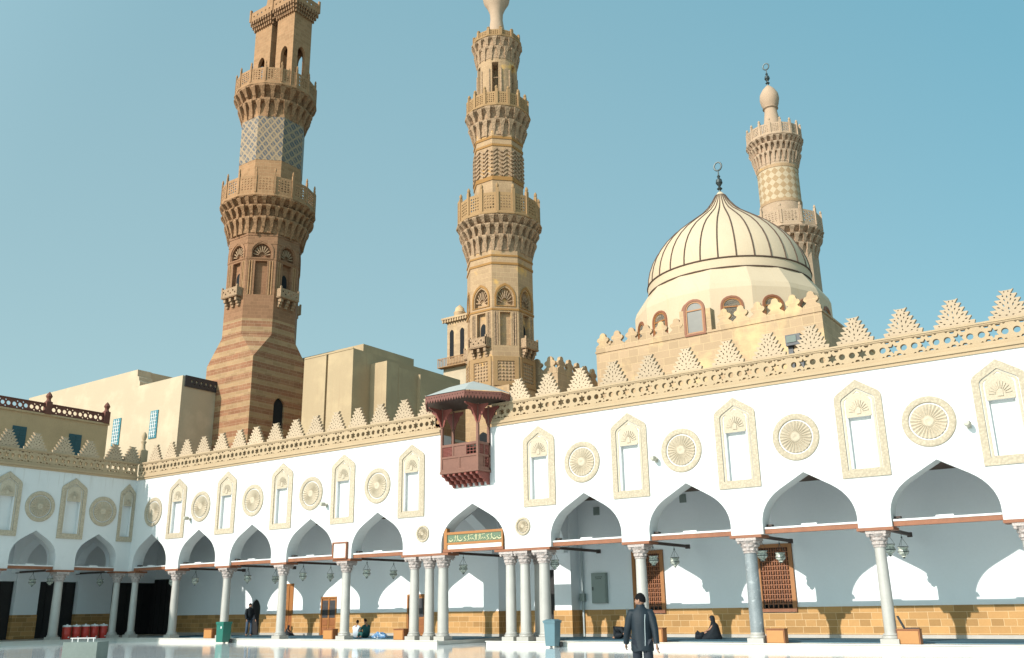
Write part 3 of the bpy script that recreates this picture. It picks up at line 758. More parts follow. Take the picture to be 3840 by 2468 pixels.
# ------------------------------------------------------------------ wooden balcony
bal = thing('wooden_balcony', 'red-brown wooden balcony with a grey canopy projecting from the white wall', 'balcony', (-23.12, YF, 6.85))
bx0, bx1, by = -24.10, -22.14, 29.15
fl = MB().box(bx0-.02, bx1+.02, by-.02, YF-.002, 6.80, 6.90); fl.build('floor', M['wood_red'], bal)
for i in range(7):
    x = bx0+.10+i*(bx1-bx0-.2)/6
    pts = [(x-.055, YF-.003, 6.798), (x-.055, by+.02, 6.798), (x-.055, by+.03, 6.70), (x-.055, by+.22, 6.66), (x-.055, by+.30, 6.55), (x-.055, by+.48, 6.55), (x-.055, by+.54, 6.43), (x-.055, by+.72, 6.42), (x-.055, by+.78, 6.32), (x-.055, YF-.003, 6.32)]
    MB().prism(pts, (.11, 0, 0)).build('corbel', M['wood_red_dk'], bal)
def lat_panel(w, h, n, m, bar=.02):
    H = []
    cw, chh = (w-bar)/n, (h-bar)/m
    for i in range(n):
        for j in range(m): H.append(poly_rect(bar+i*cw, (i+1)*cw, bar+j*chh, (j+1)*chh))
    return plate(poly_rect(0, w, 0, h), H, .03)
rl = MB()
for z0, z1 in ((6.902, 6.99), (7.42, 7.50), (7.90, 8.0)):
    rl.box(bx0+.10, bx1-.10, by, by+.08, z0, z1)
    for xx in (bx0, bx1-.08): rl.box(xx, xx+.08, by+.10, YF-.004, z0, z1)
for k in (1, 2):
    x = bx0+(bx1-bx0)*k/3; rl.box(x-.04, x+.04, by+.005, by+.075, 7.502, 7.898)
x = (bx0+bx1)/2; rl.box(x-.04, x+.04, by+.005, by+.075, 6.992, 7.418)
for xx in (bx0+.005, bx1-.075): rl.box(xx, xx+.07, (by+YF)/2-.03, (by+YF)/2+.03, 6.992, 7.898)
ro = rl.build('railing', M['wood_red'], bal)
pn = MB()
pn.box(bx0+.10, bx1-.10, by+.03, by+.055, 6.992, 7.418)
w3 = (bx1-bx0)/3
pn.box(bx0+w3+.04, bx0+2*w3-.04, by+.03, by+.055, 7.502, 7.898)
for xx in (bx0+.025, bx1-.055): pn.box(xx, xx+.03, by+.10, (by+YF)/2-.03, 6.992, 7.418)
pn.build('solid_panel', M['wood_red'], ro)
for a, b in ((bx0+.10, bx0+w3-.04), (bx0+2*w3+.04, bx1-.10)):
    lp = MB(); put(lp, lat_panel(b-a, .396, 3 if a > -23 else 9, 3 if a > -23 else 7), lambda u, v, w: (a+u, by+.03+w, 7.502+v)); lp.build('lattice_panel', M['wood_red_dk'], ro)
for xx in (bx0+.025, bx1-.055):
    for y0, z0, wq, hq, nn in ((by+.10, 7.502, .33, .396, 5), (by+.46, 7.502, .36, .396, 5), (by+.46, 6.995, .36, .42, 4)):
        lp = MB(); put(lp, lat_panel(wq, hq, nn, nn), lambda u, v, w: (xx+w, y0+u, z0+v)); lp.build('lattice_panel', M['wood_red_dk'], ro)
for x, y in ((bx0+.05, by+.05), (bx1-.05, by+.05), (bx0+.05, YF-.06), (bx1-.05, YF-.06)):
    p = MB().box(x-.05, x+.05, y-.05, y+.05, 6.903, 8.7); p.lathe([(.05, 8.7), (.075, 8.74), (.05, 8.8), (.05, 9.55)], 10, (x, y))
    po = p.build('post', M['wood_red'], bal)
    sx = 1 if x < -23 else -1
    br = MB()
    for d, v in (((1, 0), (sx, 0)), ((-1, 0), (-sx, 0))):
        q = [(x+v[0]*.05, y-.02, 8.72), (x+v[0]*.12, y-.02, 8.86), (x+v[0]*.16, y-.02, 9.0), (x+v[0]*.27, y-.02, 9.14), (x+v[0]*.34, y-.02, 9.30), (x+v[0]*.52, y-.02, 9.40), (x+v[0]*.52, y-.02, 9.49), (x+v[0]*.05, y-.02, 9.49)]
        br.prism(q, (0, .04, 0))
    if y < 29.5:
        for q in ([(x-.02, y-.05, 8.75), (x-.02, y-.18, 9.0), (x-.02, y-.42, 9.32), (x-.02, y-.85, 9.44), (x-.02, y-.85, 9.49), (x-.02, y-.05, 9.49)], [(x-.02, y+.05, 8.75), (x-.02, y+.15, 9.1), (x-.02, y+.4, 9.38), (x-.02, y+.4, 9.49), (x-.02, y+.05, 9.49)]): br.prism(q, (.04, 0, 0))
    br.build('bracket', M['wood_red_dk'], po)
cxo, cyo = -23.10, YF
ev = [(cxo-1.98, YF+.35), (cxo-1.98, 29.38), (cxo-1.02, 28.17), (cxo+1.02, 28.17), (cxo+1.98, 29.38), (cxo+1.98, YF+.35)]
ap = (cxo, YF+.1, 10.78)
cn = MB()
sc = .5
midr = [(cxo+(a-cxo)*sc, YF+.1+(b-YF-.1)*sc, 10.42) for a, b in ev]
low = [(a, b, 9.93) for a, b in ev]
fs = []
for i in range(5): fs += [(i, i+1, 7+i, 6+i), (6+i, 7+i, 12)]
cn.add(low+midr+[ap], fs)
lowb = [(a, b, 9.90) for a, b in ev]
cn.add(lowb+[(cxo, YF+.35, 10.5)], [tuple(range(6))])
cn.build('canopy', M['lead'], bal)
sf = MB(); sf.prism([(cxo+(a-cxo)*.97, YF+(b-YF)*.97, 9.50) for a, b in ev], (0, 0, .03)); sf.v = [(x, y, z+.18) for x, y, z in sf.v]; sf.build('soffit', M['wood_dark'], bal)
va = MB()
for i in range(5):
    a, b = Vector((*ev[i], 0)), Vector((*ev[i+1], 0)); d = b-a; L = d.length; d.normalize(); nrm = Vector((d.y, -d.x, 0))
    n = max(4, int(L/.13)); st = L/n
    out = [(0, 9.90), (L, 9.90), (L, 9.71)]
    for k in range(n)[::-1]: out += [((k+1)*st-.02*st, 9.71), ((k+.5)*st, 9.585), (k*st+.02*st, 9.71)]
    hs = [circ((k+.5)*st, 9.80, .022, 6) for k in range(n)]
    put(va, plate(out, hs, .04), lambda u, v, w: tuple(a+d*u+nrm*(w-.04)+Vector((0, 0, v))))
va.build('valance', M['valance_wood'], bal)
dw = MB().box(-25.1, -24.77, YF+.67, 31.7, 6.95, 8.475).box(-25.1, -24.77, YF+.31, 31.7, 8.61, 10.2).box(-25.1, -24.77, YF+.0, YF+.30, 8.665, 10.2)
dw.box(-22.04, -21.75, YF+.31, 31.0, 8.61, 10.0)
dwo = dw.build('balcony_doorway', M['tan'], wallA)
MB().box(-24.76, -22.14, YF+.02, 34.2, 6.90, 6.948).build('passage_floor', M['platform'], wallA)

# ------------------------------------------------------------------ framed notice and entrance sign
nb = thing('notice_board', 'white notice in a red-brown wooden frame fixed above a column', 'notice board', (-30.5, 29.95, 3.7))
nx0, nx1 = -30.98, -30.08
f = MB(); f.box(nx0, nx0+.06, 29.88, 29.995, 3.72, 4.46).box(nx1-.06, nx1, 29.88, 29.995, 3.72, 4.46).box(nx0+.06, nx1-.06, 29.88, 29.995, 4.40, 4.46).box(nx0+.06, nx1-.06, 29.88, 29.995, 3.72, 3.78)
f.build('frame', M['wood'], nb); MB().box(nx0+.06, nx1-.06, 29.93, 29.96, 3.78, 4.40).build('sheet', M['paper'], nb)
wr = MB()
for k in range(7):
    z = 4.31-k*.07; w = random.uniform(.18, .33); x = -30.53
    a = x-w
    while a < x+w:
        l = random.uniform(.03, .09); wr.box(a, min(a+l, x+w), 29.924, 29.929, z, z+.022); a += l+.025
wr.build('lettering', M['ink'], nb)
sg2 = thing('entrance_sign', 'orange wooden frame holding a green panel with gilt Arabic calligraphy in the entrance arch', 'sign', (-23.05, 30.05, 3.73))
s0, s1 = -24.60, -21.60
f = MB(); f.box(s0, s0+.16, YF+.02, YF+.2, 3.86, 4.70).box(s1-.07, s1, YF+.02, YF+.14, 3.86, 4.55)
f.box(s0+.16, s1-.07, YF+.03, YF+.13, 4.44, 4.54).box(s0+.16, s1-.07, YF+.03, YF+.13, 4.03, 4.12)
fo = f.build('frame', M['wood_orange'], sg2)
MB().box(s0-.03, s1+.03, YF+.0, YF+.24, 3.74, 3.857).build('base_beam', M['wood'], sg2)
MB().box(s0+.16, s1-.07, YF+.06, YF+.09, 4.12, 4.44).build('panel', M['signgreen'], sg2)
MB().box(s0+.16, s1-.07, YF+.07, YF+.09, 3.86, 4.03).build('lower_panel', M['paper'], sg2)
def txt(body, size, x, y, z, m, parent, name='lettering', ext=.004, sx=1.0):
    cu = bpy.data.curves.new('t', 'FONT'); cu.body = body; cu.size = size; cu.extrude = ext; cu.align_x = 'CENTER'; cu.align_y = 'CENTER'; cu.resolution_u = 2
    ob = bpy.data.objects.new('t', cu); COL.objects.link(ob)
    me = bpy.data.meshes.new_from_object(ob.evaluated_get(bpy.context.evaluated_depsgraph_get()))
    mb = MB(); mb.add([(x+v.co.x*sx, y-v.co.z, z+v.co.y) for v in me.vertices], [tuple(p.vertices) for p in me.polygons])
    bpy.data.objects.remove(ob); bpy.data.curves.remove(cu); bpy.data.meshes.remove(me)
    return mb.build(name, m, parent)
# flowing script strokes: the sign's calligraphy is too small in the photo to be read letter by letter
cal = MB(); rnd = random.Random(3)
x = s0+.26
while x < s1-.22:
    k = rnd.choice('abcde'); y = YF+.052; r = .015
    if k == 'a': cal.tube([(x, y, 4.17), (x+.01, y, 4.39)], [r*.7, r*1.3], 5); dx = .06
    elif k == 'b': cal.tube([(x+.20, y, 4.25), (x+.17, y, 4.19), (x+.08, y, 4.17), (x+.01, y, 4.20), (x-.01, y, 4.26)], [r, r*1.6, r*1.6, r*1.2, r*.6], 5); cal.ball((x+.1, y, 4.28), .018, 6, 5); dx = .25
    elif k == 'c': cal.tube([(x+.14, y, 4.36), (x+.04, y, 4.30), (x+.10, y, 4.24), (x+.16, y, 4.2), (x+.02, y, 4.15)], [r*.7, r*1.4, r, r*1.5, r*.6], 5); dx = .2
    elif k == 'd': cal.tube([(x, y, 4.2), (x+.05, y, 4.27), (x+.10, y, 4.2), (x+.15, y, 4.26), (x+.2, y, 4.2)], r*1.2, 5); cal.tube([(x+.02, y, 4.37), (x+.18, y, 4.40)], r*.7, 5); dx = .24
    else: cal.tube([(x+.08, y, 4.40), (x+.07, y, 4.2), (x, y, 4.16)], [r*1.2, r, r*.7], 5); cal.ball((x+.02, y, 4.33), .016, 6, 5); dx = .12
    x += dx
cal.build('lettering', M['signgold'], sg2)
cal = MB(); x = s0+.3
while x < s1-.3:
    w = rnd.uniform(.05, .2); cal.tube([(x, YF+.062, 3.92), (x+w*.5, YF+.062, 3.97+rnd.uniform(-.02, .02)), (x+w, YF+.062, 3.93)], .010, 4); x += w+rnd.uniform(.03, .12)
cal.build('small_lettering', M['ink'], sg2)

# ------------------------------------------------------------------ flood lights on the walls
fm = MB(); fm.lathe([(.02, -.17), (.075, -.16), (.095, -.05), (.10, .06), (.085, .09), (.02, .10)], 14, (0, 0))
fm.v = [(x, y*1.0+0, z) for x, y, z in [(a, c, b) for a, b, c in fm.v]]
fb_ = MB().box(-.03, .03, .02, .24, -.06, -.0).box(-.06, .06, .225, .245, -.12, .06)
ME_FLOOD = (fm.mesh('lamp_head', M['fixture'], True), fb_.mesh('arm', M['fixture']))
def flood(x, y, z, label, rz=0):
    t = thing('flood_light', label, 'flood light', (x, y, z), 'flood lights fixed to the arcade walls')
    a = inst('lamp_head', ME_FLOOD[0], t, (x, y, z), rz); b = inst('arm', ME_FLOOD[1], t, (x, y, z), rz)
flood(-14.69, 29.755, 6.58, 'beige flood light right of the second niche past the balcony')
flood(-4.34, 29.755, 6.56, 'largest beige flood light, left of the niche cut by the right edge')
flood(-31.55, 29.755, 6.2, 'small flood light between a roundel and the niche nearest the notice board')
flood(-41.64, 29.755, 6.23, 'small flood light left of the first full roundel past the inner corner')

# ------------------------------------------------------------------ minarets
def panel_mesh(w, h, nx, ny, m, t=.06, name='railing_panel', mode='loz'):
    H = []; mx, mz = w*.10, h*.13
    cw, chh = (w-2*mx)/nx, (h-2*mz)/ny
    for i in range(nx):
        for j in range(ny):
            cx, cz = -w/2+mx+(i+.5)*cw, mz+(j+.5)*chh
            if (i+j) % 2 == 0: H.append([(cx, cz+chh*.44), (cx+cw*.42, cz), (cx, cz-chh*.44), (cx-cw*.42, cz)])
            else: H.append(circ(cx, cz, min(cw, chh)*.3, 6))
    mb = MB(); put(mb, plate(poly_rect(-w/2, w/2, 0, h), H, t), lambda u, v, q: (u, q-t/2, v))
    return mb.mesh(name, m)
def muqarnas(mb, c, r0, z0, r1, z1, T, n, sides=0):
    cx, cy = c
    H = z1-z0
    fr_ = {2: [0, .56, 1.0], 3: [0, .44, .76, 1.0]}[T]
    rad = lambda q: r0+(r1-r0)*q**.8
    prof = [(r0*.97, z0-.02)]+[(r0+(r1-r0)*.30*q, z0+H*q) for q in (0, .3, .6, .85)]+[(r1-.16, z1-.03), (r1-.10, z1)]
    mb.lathe(prof, 32, c)
    for k in range(T):
        zb, zt = z0+H*fr_[k]-H*.05, z0+H*fr_[k+1]+.004
        ro, ri = rad(fr_[k+1]), r0+(r1-r0)*.35*fr_[k]
        hgt = zt-zb
        m_ = n
        for i in range(m_):
            a = 2*PI*(i+((T-1-k) % 2)*.5)/m_
            hw = PI*ro/m_
            def P(u, r, z, a=a): return (cx+math.cos(a+u/ro)*r, cy+math.sin(a+u/ro)*r, z)
            def slab(L):
                vs = []
                for (u0, ra, rb, z) in L: vs += [P(-u0, ra, z), P(u0, ra, z), P(u0, rb, z), P(-u0, rb, z)]
                fs = [(0, 3, 2, 1), tuple(range(len(vs)-4, len(vs)))]
                for q in range(0, len(vs)-4, 4): fs += [(q, q+1, q+5, q+4), (q+1, q+2, q+6, q+5), (q+2, q+3, q+7, q+6), (q+3, q, q+4, q+7)]
                mb.add(vs, fs)
            ro_, zb_ = ro, zb; ro = ro*random.uniform(.965, 1.02); zb = zb+hgt*random.uniform(-.05, .16)
            # stalactite: broad at the top, waisted, ending in a hanging tip
            slab([(hw*.62, ri, ro, zt), (hw*.58, ri, ro-.01, zt-hgt*.13), (hw*.34, ri, ri*.35+ro*.65, zt-hgt*.42), (hw*.40, ri, ri*.5+ro*.5, zt-hgt*.60), (hw*.18, ri, ri*.72+ro*.28, zb+hgt*.14), (hw*.16, ri, ri*.75+ro*.25, zb+hgt*.04), (hw*.03, ri, ri*.9+ro*.1, zb-hgt*.06)])
            ro, zb = ro_, zb_
            # small cell between two stalactites
            a2 = a+PI/m_
            def P(u, r, z, a=a2): return (cx+math.cos(a+u/ro)*r, cy+math.sin(a+u/ro)*r, z)
            slab([(hw*.60, ri, ro-.015, zt-.004), (hw*.58, ri, ro-.05, zt-hgt*.08), (hw*.30, ri, ri*.5+ro*.5, zt-hgt*.13)])
def balcony(root, c, r0, z0, r1, zs, ztop, n, T, nm, ms, mr, key, slab=.22):
    """corbelled muqarnas from r0,z0 up to r1,zs; parapet of n pierced panels between posts up to ztop"""
    cx, cy = c
    mb = MB(); muqarnas(mb, c, r0, z0, r1, zs, T, nm)
    b = mb.build('balcony', ms, root)
    sl = MB(); sl.lathe([(r1-.12, zs), (r1+.03, zs+.03), (r1+.04, zs+.10), (r1-.03, zs+.13), (r1-.05, zs+slab)], n, c, PI/n); sl.build('slab', mr, b)
    rp = r1-.16; h = ztop-zs-slab
    w = 2*rp*math.tan(PI/n)
    me = panel_mesh(w*.86, h*.80, 4, 5, mr); pm = MB()
    pm.box(-.075, .075, -.075, .075, 0, h*.98); pm.lathe([(.05, h*.98), (.085, h*1.04), (.085, h*1.1), (.03, h*1.19)], 8, (0, 0)); pme = pm.mesh('post', mr)
    for i in range(n):
        a = 2*PI*i/n
        inst('railing_panel', me, b, (cx+rp*math.cos(a), cy+rp*math.sin(a), zs+slab-.01), a+PI/2)
        a += PI/n; rq = rp/math.cos(PI/n)
        inst('post', pme, b, (cx+rq*math.cos(a), cy+rq*math.sin(a), zs+slab-.012), a)
    return b
def octa(mb, c, ap, z0, z1, ap1=None):
    k = 1/math.cos(PI/8); ap1 = ap if ap1 is None else ap1
    mb.lathe([(ap*k, z0), (ap1*k, z1)], 8, c, PI/8)
def face_map(c, a, ap):
    """u across a shaft face, v up, w outwards from its plane"""
    cx, cy = c; ca, sa = math.cos(a), math.sin(a)
    return lambda u, v, w: (cx+ca*(ap+w)-sa*u, cy+sa*(ap+w)+ca*u, v)
def niche_storey(root, c, ap, z0, z1, zc0, zc1, zh0, zh1, ms, mh, mcol, k, mband=None, mmould=None):
    """octagonal storey: on every face a tall niche between paired colonnettes under a keel-arched hood; balconies on the four main faces"""
    core = MB(); octa(core, c, ap-.26*k, z0, z1); sh = core.build('shaft', ms, root)
    wv = 2*ap*math.tan(PI/8)
    nh = wv*.20; hh = wv*.30
    sk = MB(); late = []
    for q in range(8):
        a = q*PI/4; fn = face_map(c, a, ap)
        card = q % 2 == 0
        cols = MB(); hood = MB(); win = MB(); mou = MB(); late.append((cols, hood, win, mou))
        hole1 = poly_rect(-nh, nh, zc0, zc1)
        hole2 = keel(0, hh, zh0, zh0+(zh1-zh0)*.45, zh1, KEELT)
        sl1 = [poly_rect(s_*wv*.345-wv*.085, s_*wv*.345+wv*.085, zc0, zc1) for s_ in (-1, 1)]
        put(sk, plate(poly_rect(-wv/2, wv/2, z0, z1), [hole1, hole2]+sl1, .255*k), lambda u, v, w: fn(u, v, -w))
        for s_ in (-1, 1):
            for d in (.30, .39):
                p = fn(s_*wv*d, 0, -.05*k)
                cols.lathe([(wv*.04, zc0), (wv*.036, zc0+.1), (wv*.034, zc1-.12), (wv*.045, zc1)], 8, (p[0], p[1]))
        nf = 9
        for i in range(nf):
            t = PI*(i+.5)/nf; r0, r1 = hh*.35, hh*.95
            zc = zh0+(zh1-zh0)*.22; e = (zh1-zc)/hh*.88
            dx, dz = -math.sin(t)*hh*.075, math.cos(t)*hh*.075
            pts = [(math.cos(t)*r0-dx*.5, zc+math.sin(t)*r0*e-dz*.5), (math.cos(t)*r1-dx, zc+math.sin(t)*r1*e-dz), (math.cos(t)*r1+dx, zc+math.sin(t)*r1*e+dz), (math.cos(t)*r0+dx*.5, zc+math.sin(t)*r0*e+dz*.5)]
            put(hood, plate(pts, [], .14*k), lambda u, v, w: fn(u, v, -.25*k+w))
        # raised keel moulding around the hood
        o1 = keel(0, wv*.40, zh0-.02*k, zh0+(zh1-zh0)*.5, zh1+.26*k, KEELT); i1 = keel(0, wv*.335, zh0+.02*k, zh0+(zh1-zh0)*.48, zh1+.10*k, KEELT)
        put(mou, plate(o1, [i1], .05*k), lambda u, v, w: fn(u, v, w))
        if card:
            put(win, plate(keel(0, nh*.62, zc0+.05, zc0+(zc1-zc0)*.55, zc0+(zc1-zc0)*.72, KEELT), [], .04), lambda u, v, w: fn(u, v, -.245*k+w*.5))
            bw = wv*.40; d = .42*k; zb = zc0-.1*k
            bb = MB()
            ca, sa = math.cos(a), math.sin(a)
            ax, ay = (ca, sa, 0), (-sa, ca, 0)
            bb.obox(fn(0, zb, d/2), (d, bw*2, .10*k), ax, ay); bb.obox(fn(0, zb+.02, d*.5), (d*1.12, bw*2.1, .05*k), ax, ay)
            for s_ in (-1, 0, 1):
                for (dd, hz, ll) in ((.30, .16, .8), (.2, .34, .55), (.1, .52, .32)):
                    bb.obox(fn(s_*bw*.72, zb-.05*k-hz*k*.9, d*ll*.5), (d*ll, bw*.26, .2*k), ax, ay)
            bo = bb.build('small_balcony', mh, root)
            rp = MB(); hr = .52*k
            put(rp, plate(poly_rect(-bw, bw, zb+.05, zb+.05+hr), [circ(-bw*.75+i*bw*.3, zb+.05+hr*(.32 if i % 2 else .62), bw*.09, 6) for i in range(6)], .05), lambda u, v, w: fn(u, v, d-.05+w))
            for s_ in (-1, 1):
                rp.obox(fn(s_*(bw-.02), zb+.05+hr/2, d*.5-.03), (d*.9, .04, hr), ax, ay)
                rp.obox(fn(s_*(bw-.03), zb+.05+hr*.62, d-.04), (.10*k, .10*k, hr*1.25), ax, ay)
            rp.build('railing', mh, bo)
    sk.build('facing', ms, sh)
    for cols, hood, win, mou in late:
        cols.build('colonnettes', mcol, sh, True); hood.build('hood_fan', mh, sh); mou.build('hood_moulding', mmould or mh, sh)
        if win.v: win.build('slit_window', M['void'], sh)
    if mband:
        for z, h in ((z1-.42*k, .12*k), (z1-.95*k, .14*k), (zc1+.10*k, .12*k)):
            bnd = MB(); octa(bnd, c, ap+.035, z, z+h); bnd.build('band', mband, sh)
    return sh
def finial(mb, c, z, s, lean=0):
    cx, cy = c
    mb.lathe([(.05*s, z), (.06*s, z+.25*s), (.16*s, z+.35*s), (.05*s, z+.48*s), (.20*s, z+.72*s), (.16*s, z+.92*s), (.05*s, z+1.02*s), (.10*s, z+1.12*s), (.04*s, z+1.22*s), (.03*s, z+1.5*s)], 10, c)
    zc = z+1.5*s+.26*s
    pts = [(cx+.24*s*math.sin(t)*.92, cy, zc+.26*s*-math.cos(t)) for t in [PI*.0+2*PI*i/18 for i in range(19)]]
    mb.tube(pts, [.05*s]*7+[.045*s]*5+[.05*s]*7, 6)

# --- left: tall double-headed minaret with red and cream courses
c1 = (-56.55, 45.75)
m1 = thing('minaret', 'tall left minaret of red and cream stone with blue-grey tiles and twin square heads', 'minaret', (c1[0], c1[1], .1))
h = 2.74; b = MB(); b.box(c1[0]-h+.2, c1[0]+h-.2, c1[1]-h+.2, c1[1]+h-.2, .1, 19.9)
bs = MB()
k8 = math.tan(PI/8)
for a in (0, PI/2, PI, 3*PI/2):
    fn = face_map(c1, a, h)
    hl = []
    if a == 0: hl = [keel(.02, .52, 14.2, 16.5, 17.15, KEELT)]
    put(bs, plate(poly_rect(-h+.002, h-.002, .1, 19.9), hl, .2), lambda u, v, w: fn(u, v, -w))
sq = [(h, -h), (h, h), (-h, h), (-h, -h)]
oc = [(h, -h*k8), (h, h*k8), (h*k8, h), (-h*k8, h), (-h, h*k8), (-h, -h*k8), (-h*k8, -h), (h*k8, -h)]
vs = [(c1[0]+x, c1[1]+y, 19.9) for x, y in sq]+[(c1[0]+x, c1[1]+y, 21.95) for x, y in oc]
fsq = [(0, 1, 5, 4), (1, 2, 7, 6), (2, 3, 9, 8), (3, 0, 11, 10), (1, 6, 5), (2, 8, 7), (3, 10, 9), (0, 4, 11), tuple(range(4, 12))]
bs.add(vs, fsq)
bo = b.build('base', M['ablaq'], m1); bs.build('facing', M['ablaq'], bo)
fn = face_map(c1, 0, h); w = MB(); put(w, plate(keel(.02, .515, 14.25, 16.5, 17.14, KEELT), [], .03), lambda u, v, w_: fn(u, v, -.19+w_)); w.build('window', M['void'], bo)
bnd = MB(); octa(bnd, c1, 2.745, 21.96, 23.2); bnd.build('transition_band', M['ablaq'], m1)
niche_storey(m1, c1, 2.745, 23.2, 30.6, 25.15, 27.95, 28.15, 29.45, M['redstone'], M['buff_carve'], M['tan'], 1.25, M['redstone'], M['redstone'])
balcony(m1, c1, 2.95, 30.3, 3.86, 33.1, 35.25, 16, 3, 32, M['tan_plain'], M['tan'], 'm1a', .3)
s2 = MB(); octa(s2, c1, 2.50, 33.2, 36.9); s2.build('shaft', M['tan'], m1)
s2 = MB(); octa(s2, c1, 2.50, 40.85, 41.6); s2.build('shaft', M['tan'], m1)
s2 = MB(); octa(s2, c1, 2.515, 36.88, 40.87); s2.build('tiled_band', M['tile'], m1)
balcony(m1, c1, 2.55, 40.9, 3.46, 43.45, 45.35, 16, 2, 24, M['tan_plain'], M['tan'], 'm1b', .3)
for sx, nm in ((-1, 0), (1, 1)):      # the two heads
    cx = -55.92+sx*1.46; cy = 45.55; hx, hy = 1.08, .98
    t = MB()
    z0, z1 = 43.6, 51.2
    for a, hw_, dd in ((0, hy, hx), (PI/2, hx, hy), (PI, hy, hx), (3*PI/2, hx, hy)):
        fn = face_map((cx, cy), a, dd)
        hl = [keel(0, .42, 43.8, 47.2, 47.85, KEELT)]
        put(t, plate(poly_rect(-hw_+.002, hw_-.002, z0, z1), hl, .3), lambda u, v, w: fn(u, v, -w))
    t.box(cx-hx+.31, cx+hx-.31, cy-hy+.31, cy+hy-.31, 48.4, 51.1)
    t.box(cx-.22, cx+.22, cy-.22, cy+.22, 43.6, 48.4)  # core pillar added inside to darken the openings
    hd = t.build('head', M['tan'], m1)
    mq = MB()
    for k in range(3):
        e = .10+.13*k; zz = 50.9+.3*k
        mq.box(cx-hx-e+.06, cx+hx+e-.06, cy-hy-e+.06, cy+hy+e-.06, zz+.1, zz+.3)
        for i in range(9):
            u = -1+2*(i+.5)/9
            for s_ in (-1, 1):
                mq.box(cx+u*(hx+e)-.07, cx+u*(hx+e)+.07, cy+s_*(hy+e)-.09, cy+s_*(hy+e)+.09, zz-.08, zz+.26)
                mq.box(cx+s_*(hx+e)-.09, cx+s_*(hx+e)+.09, cy+u*(hy+e)-.07, cy+u*(hy+e)+.07, zz-.08, zz+.26)
    mq.build('cornice', M['tan_plain'], hd)
    pr = MB()
    e = .38
    for a, hw_, dd in ((0, hy+e, hx+e), (PI/2, hx+e, hy+e), (PI, hy+e, hx+e), (3*PI/2, hx+e, hy+e)):
        fn = face_map((cx, cy), a, dd)
        put(pr, plate(poly_rect(-hw_+.07, hw_-.07, 51.8, 52.7), [circ(-hw_*.7+i*hw_*.35, 52.25, .1, 6) for i in range(5)], .07), lambda u, v, w: fn(u, v, -w))
        p = fn(hw_-.02, 0, 0)
        pr.box(p[0]-.09, p[0]+.09, p[1]-.09, p[1]+.09, 51.8, 53.0)
    pr.build('parapet', M['tan'], hd)
    bl = MB(); bl.lathe([(.95, 51.8), (.90, 52.6), (.72, 53.6), (.60, 54.6), (.62, 55.2), (.85, 55.8), (1.0, 56.6), (.95, 57.4), (.6, 58.3), (.2, 58.9), (.03, 59.2)], 20, (cx, cy)); bl.build('bulb', M['tan'], hd, True)

# --- centre: slender carved minaret
c2 = (-25.9, 36.0)
m2 = thing('minaret', 'central slender minaret of carved buff stone with a zigzag band, rising behind the wooden balcony', 'minaret', (c2[0], c2[1], 8.5))
b = MB(); b.box(c2[0]-1.72, c2[0]+1.72, c2[1]-1.72, c2[1]+1.72, 6.3, 11.6); bo = b.build('base', M['buff'], m2)
w = MB(); put(w, plate(keel(-25.72, .30, 8.2, 9.2, 9.5, KEELT), [], .03), lambda u, v, q: (u, c2[1]-1.745+q*.5, v)); w.build('doorway', M['void'], bo)
pq = MB(); octa(pq, c2, 1.62, 11.6, 13.3); bo2 = pq.build('lower_storey', M['buff'], m2)
cp_ = MB()
for q in range(8):
    fn = face_map(c2, q*PI/4, 1.62)
    put(cp_, plate(poly_rect(-.62, .62, 11.72, 13.18), [poly_rect(-.42, .42, 11.95, 12.95)], .05), lambda u, v, w: fn(u, v, w))
cp_.build('panel_frames', M['ochrestone'], bo2)
cq = MB()
for q in range(8):
    fn = face_map(c2, q*PI/4, 1.62)
    for i in range(5):
        for j in range(6):
            u, v = -.34+i*.17, 12.03+j*.165
            p = fn(u, v, .012); cq.ball(p, .055, 6, 4)
cq.build('carved_panels', M['buff_carve'], bo2)
niche_storey(m2, c2, 1.60, 13.3, 18.7, 13.75, 15.45, 15.75, 16.75, M['buff'], M['buff_carve'], M['buff_carve'], .8, M['gold'], M['gold'])
balcony(m2, c2, 1.65, 18.7, 2.22, 20.45, 21.95, 16, 3, 28, M['buff_carve'], M['ochrestone'], 'm2a', .2)
s2 = MB(); octa(s2, c2, 1.235, 20.6, 25.6); so = s2.build('shaft', M['buff'], m2)
zg = MB()
wv = 2*1.24*k8
for q in range(8):                 # interlaced zigzag bars
    a = q*PI/4; fn = face_map(c2, a, 1.24); ca, sa = math.cos(a), math.sin(a)
    for i in range(4):
        for j in range(7):
            u = -wv/2+wv*(i+.5)/4; v = 23.12+j*.225
            sgn = 1 if (i % 2 == 0) else -1
            d = Vector((-sa*.707*sgn, ca*.707*sgn, .707)); n_ = Vector((ca, sa, 0)); e = d.cross(n_)
            zg.obox(fn(u, v, .03), (.30, .085, .10), d, e, n_)
zg.build('zigzag_relief', M['buff_carve'], so)
for z, hh_, mm in ((22.75, .22, 'gold'), (24.72, .12, 'gold'), (25.15, .14, 'gold')):
    t = MB(); octa(t, c2, 1.275, z, z+hh_); t.build('band', M[mm], so)
balcony(m2, c2, 1.3, 25.4, 1.76, 26.85, 27.95, 16, 2, 20, M['buff_carve'], M['ochrestone'], 'm2b', .18)
dr = MB()
for q in range(6):                  # round lantern storey with tall openings between piers
    a0 = PI/6+q*PI/3
    for (aa, bb2) in ((a0-.36, a0+.36),):
        n = 6; pts = []
        for i in range(n+1): t = aa+(bb2-aa)*i/n; pts.append((c2[0]+1.10*math.cos(t), c2[1]+1.10*math.sin(t), 26.9))
        for i in range(n+1)[::-1]: t = aa+(bb2-aa)*i/n; pts.append((c2[0]+.86*math.cos(t), c2[1]+.86*math.sin(t), 26.9))
        dr.prism(pts, (0, 0, 3.0))
